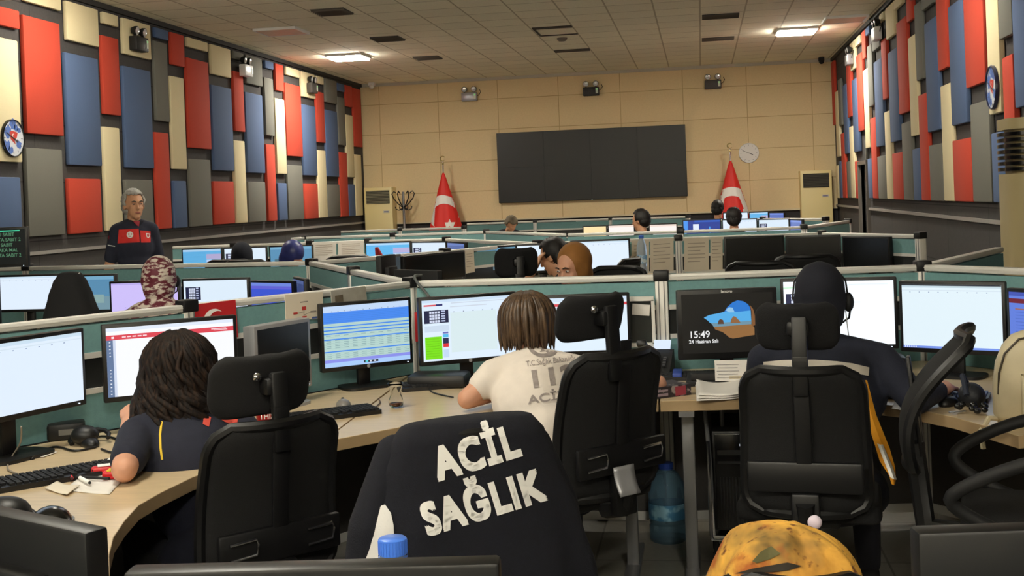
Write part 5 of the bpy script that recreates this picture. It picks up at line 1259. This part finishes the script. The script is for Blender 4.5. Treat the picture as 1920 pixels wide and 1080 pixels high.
# red cup with lettering
c = yp(505, 778, 3.98)
t = thing('mug', 'red cup lettered TOUCH THIS half hidden by the headrest', 'cup', (c.x, 3.98, .74))
cup = build('cup', MB().lathe([(0, 0), (.038, 0), (.042, .01), (.047, .105), (.044, .105), (.039, .012), (0, .01)], seg=32), mat('red_cup', (178, 34, 32), .35), t, smooth=60)
TC = bvh_of(cup)
text_px('TOUCH', 506, 765, 40, 12, 3, TC, PRINT, cup, 'lettering', .02, .001); text_px('THIS T', 506, 780, 40, 12, 3, TC, PRINT, cup, 'lettering', .02, .001)
# desk phone
c = gp(1236, 700, .74)
t = thing('desk_phone', 'black desk phone with a lit screen beside the chair headrest', 'phone', (c.x, c.y - .02, .74), -.1)
Tm = rotm('X', .75)
build('body', MB().prism([(-.09, 0), (.1, 0), (.1, .02), (-.05, .1), (-.09, .1)], -.05, .06, Matrix(((0, 0, 1, 0), (-1, 0, 0, 0), (0, 1, 0, 0), (0, 0, 0, 1)))), DARK, t, smooth=20)
hd_ = build('handset', MB().box((-.065, .02, .11), (.045, .19, .03), rot=(-.45, 0, 0), bevel=.01), BLACK, t)
build('screen', MB().box((.012, .055, .125), (.075, .05, .006), rot=(.75, 0, 0)), emis((222, 236, 255), 1.0), t)
k = MB()
for i in range(3):
    for j in range(4): k.box((-.012 + i * .022, -.02 - j * .017, .075 - j * .0085), (.014, .011, .006), rot=(.45, 0, 0))
build('keys', k, mat('phone_keys', (70, 70, 74), .5), t)
# book
c = gp(1246, 742, .74)
t = thing('book', 'thick paperback with a red and dark spine lying on the desk', 'book', (c.x, c.y, .74), .62)
build('pages', MB().box((0, .02, .022), (.185, .125, .036)), mat('book_pages', (204, 178, 120), .8), t)
cv = build('cover', MB().box((0, .02, .042), (.19, .13, .004)).box((0, .02, .002), (.19, .13, .004)).box((0, -.046, .022), (.19, .004, .044)), mat('book_cover', (52, 46, 52), .5, col2=(160, 150, 150), scale=24, thr=(.55, .6)), t)
build('spine_print', MB().box((.045, -.0485, .022), (.05, .001, .036)), mat('spine_red', (170, 66, 84), .5), cv)
build('spine_bars', MB().box((-.05, -.0485, .03), (.07, .001, .008)).box((-.05, -.0485, .014), (.07, .001, .01)), mat('faded_spine', (170, 150, 164), .6), cv)
# paper stack, card, window things
for i in range(3):
    sheet(('lowest sheet of the paper pile on the right desk', 'middle sheet of the paper pile on the right desk', 'top curled sheet of the paper pile on the right desk')[i], [(1306 + 2 * i, 752 - 2 * i), (1392 - i, 746), (1391, 714 - i), (1303 + i, 716)], z=.744 + .006 * i, curl=.004 + .006 * i)
c = yp(1378, 684, 4.95)
t = thing('card', 'white handwritten card standing below the lock-screen monitor', 'card', (c.x, 4.95, .765), .03)
build('sheet', MB().box((0, 0, .04), (.165, .004, .085), rot=(-.15, 0, 0)), PAPER, t)
k = MB()
for j in range(5): k.box((-.03, -.004 + .0045 * (j - 2) * -.5, .065 - j * .013), (.09 - .01 * (j % 2), .001, .0025), rot=(-.15, 0, 0))
build('writing', k, mat('pencil_grey', (150, 146, 150), .8), t)
build('clip', MB().box((0, .003, .002), (.05, .02, .03)), mat('ivory_clip', (196, 182, 150), .6), t)
tag(build('folder', MB().box((-.13, 5.18, .757), (.04, .14, .03), bevel=.004), mat('blue_folder', (40, 66, 150), .5)), 'blue folder edge beside the lock-screen monitor', 'folder')
tag(build('document_tray', MB().box((.1, 5.08, .752), (.38, .26, .024), bevel=.005).box((.1, 4.96, .78), (.34, .02, .03), bevel=.004), DARK), 'flat black box under the lock-screen monitor', 'box')
tag(build('desk_box', MB().box((.66, 5.1, .79), (.3, .14, .1), bevel=.02).box((.6, 5.02, .76), (.2, .1, .04), bevel=.015), BLACK), 'dark bundle of boxes under the right white monitor', 'box')
tag(build('desk_box', MB().box((-1.16, 5.05, .77), (.26, .16, .06), bevel=.02), BLACK), 'black box under the striped list screen', 'box')
t = thing('picture_frame', 'small pale-framed window opening beside the partition post', 'frame', (-.3, 5.405, .86))
build('frame', MB().box((0, 0, .21), (.14, .03, .02)).box((0, 0, 0), (.14, .03, .02)).box((-.065, 0, .105), (.015, .03, .2)).box((.065, 0, .105), (.015, .03, .2)), ALU, t)
build('pane', MB().box((0, .008, .105), (.12, .01, .19)), mat('dark_pane', (50, 54, 52), .2), t)
build('note', MB().box((.01, -.004, .16), (.08, .003, .05), rot=(0, .1, 0)), PAPER, t)
# backpack
c = gp(1912, 802, .74)
t = thing('backpack', 'cream leather backpack standing on the right desk corner', 'backpack', (1.055, 4.14, .74), -.25)
BG = mat('cream_leather', (206, 194, 162), .6, var=.05, scale=12, bump=.12, bscale=60); BG2 = mat('cream_leather_dark', (178, 166, 134), .6, var=.05)
rings = []
for z, a, b, dx in ((0, .105, .06, 0), (.03, .118, .075, 0), (.12, .118, .08, 0), (.2, .112, .075, .005), (.255, .095, .065, .01), (.29, .07, .05, .015), (.305, .04, .03, .02), (.308, .005, .005, .02)):
    rings.append([(dx + math.copysign(abs(math.cos(q)) ** .6, math.cos(q)) * a, math.copysign(abs(math.sin(q)) ** .6, math.sin(q)) * b, z) for q in (2 * PI * k_ / 40 for k_ in range(40))])
build('bag', MB().loft(rings), BG, t, smooth=180)
pk = build('front_pocket', MB().box((.035, -.085, .1), (.125, .03, .15), bevel=.013, seg=3), BG, t)
build('zip', MB().tube([(-.025, -.083, .17), (-.022, -.103, .174), (.09, -.103, .178), (.1, -.083, .17)], .003, 6), BG2, pk)
build('zip', MB().tube([(-.098, -.06, .1), (-.094, -.062, .17), (-.075, -.062, .235), (-.03, -.055, .283), (.03, -.05, .296)], .004, 6), mat('dark_zip', (70, 62, 52), .5), t)
build('strap', MB().tube([(-.1, -.03, .015), (-.13, -.06, .02), (-.155, -.075, -.02), (-.15, -.07, -.08)], .009, 8), BG, t)
build('strap', MB().tube([(.03, -.11, .06), (.045, -.125, .02), (.05, -.13, -.06), (.045, -.128, -.14), (.035, -.126, -.2)], .009, 8), BG, t)
build('strap', MB().tube([(.035, -.11, .06), (.07, -.125, .03), (.085, -.13, -.06), (.07, -.128, -.16), (.04, -.126, -.2)], .008, 8), BG, t)
build('ring', MB().tube([(.033 + .012 * math.cos(a), -.112, .062 + .01 * math.sin(a)) for a in (k_ * PI / 6 for k_ in range(12))], .0025, 6, closed=True), CHROME, t)
c = gp(1822, 772, .745)
t = thing('key_bunch', 'black key bunch and straps lying left of the cream backpack', 'keys', (c.x, c.y, .742))
r_ = random.Random(5); m = MB()
for i in range(14): m.ell((r_.uniform(-.05, .05), r_.uniform(-.05, .05), .012 + r_.uniform(0, .012)), (.012, .01, .01), seg=8)
build('beads', m, mat('black_beads', (16, 16, 18), .2), t); build('key', MB().box((-.045, -.01, .006), (.05, .012, .003), rot=(0, 0, .4)).cyl((-.07, -.02, .004), (-.07, -.02, .008), .011), STEEL, t)
t = thing('bag', 'small black pouch behind the key bunch on the right desk', 'bag', (c.x + .03, c.y + .13, .74))
build('pouch', MB().ell((0, 0, .04), (.045, .075, .045)), mat('black_pouch', (20, 22, 28), .7, bump=.2), t, smooth=180); build('strap', MB().tube([(-.03, -.06, .05), (-.03, 0, .11), (0, .08, .07)], .01, 8), mat('navy_strap', (30, 36, 52), .8), t)
# bottles
def bottle(name, label, loc, h, r, cap_m, body_m, cat='bottle', water=.6, lab_m=None, group=None):
    t = thing(name, label, cat, loc, 0, group)
    pr = [(0, 0), (r * .9, 0), (r, h * .04), (r, h * .2), (r * .94, h * .23), (r, h * .26), (r, h * .46), (r * .94, h * .49), (r, h * .52), (r, h * .62), (r * .9, h * .76), (r * .62, h * .87), (.3 * r + .006, h * .915), (.3 * r + .004, h * .96)]
    build('body', MB().lathe(pr, seg=28), body_m, t, smooth=50)
    cr = .3 * r + .007; cp = MB().lathe([(cr, h * .935), (cr, h), (cr * .9, h * 1.005), (0, h * 1.005)], seg=28).lathe([(cr * 1.04, h * .922), (cr * 1.04, h * .932)], seg=28)
    for k_ in range(28):
        a = 2 * PI * k_ / 28; cp.box((cr * math.cos(a), cr * math.sin(a), h * .967), (.0015, .0015, h * .055), rot=(0, 0, a))
    build('cap', cp, cap_m, t, smooth=40)
    if lab_m: build('label', MB().lathe([(r * 1.01, h * .3), (r * 1.01, h * .5)], seg=28), lab_m, t, smooth=180)
    return t
BLUECAP = mat('blue_cap', (72, 124, 226), .35); PETB = glass('blue_pet', (150, 190, 214), .08, 1.2, .75); PET = glass('clear_pet', (214, 226, 238), .12, 1.15, .6)
BLABEL = mat('blue_white_label', (120, 176, 222), .5, col2=(226, 236, 244), scale=30, thr=(.48, .56))
bottle('water_bottle', 'clear water bottle with a blue screw cap in front of the navy jacket', (-.452, 1.63, .74), .332, .044, BLUECAP, PET, lab_m=BLABEL)
bottle('water_canister', 'large blue five-litre water bottle on the floor under the desk', (-.2, 5.3, 0), .345, .083, mat('dark_blue_cap', (36, 66, 150), .4), PETB, lab_m=mat('canister_label', (70, 130, 170), .5, col2=(150, 200, 220), scale=14, thr=(.5, .6)))
c = yp(1204, 490, 9.0)
bottle('water_bottle', 'small blue-capped water bottle before the papered middle partition', (c.x, 9.0, .93), .3, .038, BLUECAP, PET, lab_m=BLABEL)
tag(build('shelf', MB().box((c.x, 9.05, .915), (.3, .26, .03), bevel=.004).box((c.x - .13, 9.05, .82), (.03, .24, .16)).box((c.x + .13, 9.05, .82), (.03, .24, .16)), WOOD), 'low wooden desk shelf carrying the small water bottle, middle row', 'shelf')
# computer under the desk
t = thing('computer_tower', 'black computer tower on a chrome-edged trolley under the right desk', 'computer', (.09, 5.0, 0))
build('case', MB().box((0, 0, .385), (.17, .4, .4), bevel=.008), BLACK, t)
f = build('front_panel', MB().box((0, -.202, .385), (.15, .008, .38), bevel=.004), GLOSS, t)
build('drive_slot', MB().box((0, -.208, .5), (.13, .003, .02)).box((0, -.208, .46), (.13, .003, .01)), DARK, f); build('power_light', MB().box((.03, -.208, .53), (.012, .003, .008)), emis((220, 225, 235), .8), f)
s_ = MB()
for k_ in range(10): s_.box((-.055 + k_ * .012, -.208, .3), (.004, .003, .2))
build('grille', s_, DARK, f)
tb = build('trolley', MB().tube([(-.1, -.22, .55), (-.1, -.22, .17), (-.09, -.22, .155), (.09, -.22, .155)], .007, 8).box((0, 0, .16), (.2, .44, .02)).box((0, .2, .25), (.2, .02, .18)), CHROME, t)
for sx in (-1, 1):
    for sy in (-1, 1): build('wheel', MB().tube([(sx * .08, sy * .18, .15), (sx * .08, sy * .18, .06)], .01).cyl((sx * .08 - .015, sy * .18, .045), (sx * .08 + .015, sy * .18, .045), .045), DARK, tb)
tag(build('power_strip', MB().box((-1.0, 4.95, .45), (.18, .05, .035), rot=(0, .12, .3), bevel=.008).box((-1.0, 5.22, .45), (.04, .5, .02), rot=(0, 0, .3)), WHITEP), 'white power strip fixed under the centre desk', 'power strip')
tag(build('floor_cable_box', MB().box((-.95, 4.4, .08), (.25, .3, .16), bevel=.02), BLACK), 'dark box on the floor under the centre desk', 'box')
# ================================================================ things pinned on the partitions
def on_wall(P, Q, px_, py_, off=.03):
    # where the line of sight meets the front face of the partition P-Q
    P, Q = V((*P, 0)), V((*Q, 0)); d = (Q - P).normalized(); n = V((d.y, -d.x, 0)); r = _ray(px_, py_); o = V((0, 0, EYE))
    t_ = ((P + n * off) - o).dot(n) / r.dot(n); return o + r * t_
def pinned(name, label, cat, P, Q, corners, m, off=.03, th=.002, group=None):
    pts = [on_wall(P, Q, x, y, off) for x, y in corners]; d = V((Q[0] - P[0], Q[1] - P[1], 0)).normalized(); n = V((d.y, -d.x, 0))
    mb = MB(); mb.loft([[p + n * th for p in pts], [p - n * th for p in pts]]); o = build(name, mb, m); return tag(o, label, cat, group), n
fl, n = pinned('flag_cloth', 'red flag with a white crescent pinned behind the red-header monitor', 'flag', F1, F2, [(363, 571), (441, 562), (446, 632), (365, 640)], mat('pinned_flag_red', (190, 28, 36), .75), .028)
cc = on_wall(F1, F2, 402, 603, .034); ux = V((F2[0] - F1[0], F2[1] - F1[1], 0)).normalized()
m = MB(); m.bm.faces.new([m.bm.verts.new(cc + ux * a + V((0, 0, b))) for a, b in crescent(0, 0, .052, .042, .016, 0)]); m.bm.faces.new([m.bm.verts.new(cc + ux * a + V((0, 0, b))) for a, b in star(.055, 0, .02)])
o = build('crescent_and_star', m, PRINT, smooth=0, recentre=False); Mi = base_matrix(fl).inverted(); o.data.transform(Mi); o.parent = fl
ch, n = pinned('chart_sheet', 'ivory organisation chart pinned above the silver-framed monitor', 'paper', F1, F2, [(534, 553), (605, 547), (605, 598), (536, 600)], PAPER2, .028, group='papers pinned on partitions')
m = MB(); mm = [mat('chart_red', (196, 60, 56), .7), mat('chart_blue', (70, 96, 160), .7), mat('chart_grey', (140, 132, 124), .7)]
for i, qs in enumerate([[(566, 575), (574, 574), (574, 581), (566, 582)], [(550, 586), (558, 585), (558, 589), (550, 590)], [(567, 593), (575, 592), (575, 595), (567, 596)], [(585, 594), (595, 593), (595, 597), (585, 598)], [(582, 583), (593, 582), (593, 585), (582, 586)], [(563, 566), (577, 564), (577, 566), (563, 568)], [(569.5, 582), (570.5, 582), (570.5, 593), (569.5, 593)], [(558, 587), (570, 584), (570, 585), (558, 588)], [(570, 590), (584, 584), (584, 585), (570, 591)]]):
    m.mi = 0 if i < 3 else (1 if i == 3 else 2); m.quad([on_wall(F1, F2, x, y, .031) for x, y in qs])
o = build('chart_boxes', m, mm, smooth=0, recentre=False); o.data.transform(base_matrix(ch).inverted()); o.parent = ch
pp, n = pinned('plastic_pocket', 'shiny plastic pocket with a picture pinned above the list monitor', 'pocket', F1, F2, [(620, 545), (685, 536), (688, 566), (622, 572)], mat('shiny_pocket', (190, 186, 176), .15, col2=(150, 146, 134), scale=8), .028, group='papers pinned on partitions')
m = MB(); m.quad([on_wall(F1, F2, x, y, .031) for x, y in [(628, 555), (643, 552), (644, 566), (629, 567)]]); o = build('picture', m, mat('pocket_picture', (110, 100, 84), .5, var=.3), smooth=0, recentre=False); o.data.transform(base_matrix(pp).inverted()); o.parent = pp
pinned('red_cloth', 'red flag strip hanging behind the gap between list and keypad monitors', 'flag', F2, F3, [(766, 586), (784, 585), (786, 640), (768, 642)], mat('pinned_flag_red', (190, 28, 36), .75), .028)
PG = 'papers pinned on partitions'
def papers(P, Q, rows):
    for lab, c, mm_ in rows:
        o, n = pinned('paper_sheet', lab, 'paper', P, Q, c, mm_, .03, group=PG)
        m = MB(); (x0, y0), (x1, y1), (x2, y2), (x3, y3) = c
        for j in range(6):
            v = .15 + .11 * j; u1 = .85 - .2 * (j % 3 == 2)
            q = [(x0 + (x1 - x0) * u + (x3 - x0) * w_, y0 + (y1 - y0) * u + (y3 - y0) * w_) for u, w_ in ((.14, v), (u1, v), (u1, v + .025), (.14, v + .025))]
            m.quad([on_wall(P, Q, x, y, .0335) for x, y in q])
        k_ = build('print', m, mat('faint_print', (176, 164, 150), .8), smooth=0, recentre=False); k_.data.transform(base_matrix(o).inverted()); k_.parent = o
papers(B2, B3, [('ivory paper left of the post on middle partition, nearest the blank monitors', [(1283, 447), (1329, 445), (1329, 507), (1283, 509)], PAPER2), ('narrow ivory paper beside the leftmost blank monitor', [(1332, 445), (1355, 444), (1355, 506), (1332, 507)], PAPER2)])
papers(B1, B2, [('ivory paper right of the small bottle on the middle partition', [(1219, 449), (1263, 446), (1263, 508), (1219, 511)], PAPER2), ('ivory paper behind the small water bottle', [(1184, 451), (1217, 449), (1217, 511), (1184, 513)], PAPER2)])
papers(R[2], R[3], [('white paper on third-row partition right of the blue headscarf', [(585, 455), (630, 453), (630, 487), (586, 488)], PAPER), ('white paper on third-row partition left of the list monitor', [(634, 453), (682, 451), (682, 484), (634, 486)], PAPER)])
papers(BM, B1, [('pale paper beside the bluish monitor on the middle diagonal', [(872, 470), (888, 468), (890, 510), (873, 513)], PAPER2)])
papers(W_[2], W_[3], [('white paper on the last-row partition below the screen', [(1080, 412), (1140, 410), (1140, 418), (1080, 420)], PAPER)])
papers(Q[0], Q[1], [('pale sheet on the third-row partition behind the small monitors', [(1150, 437), (1190, 436), (1190, 440), (1150, 441)], PAPER)])
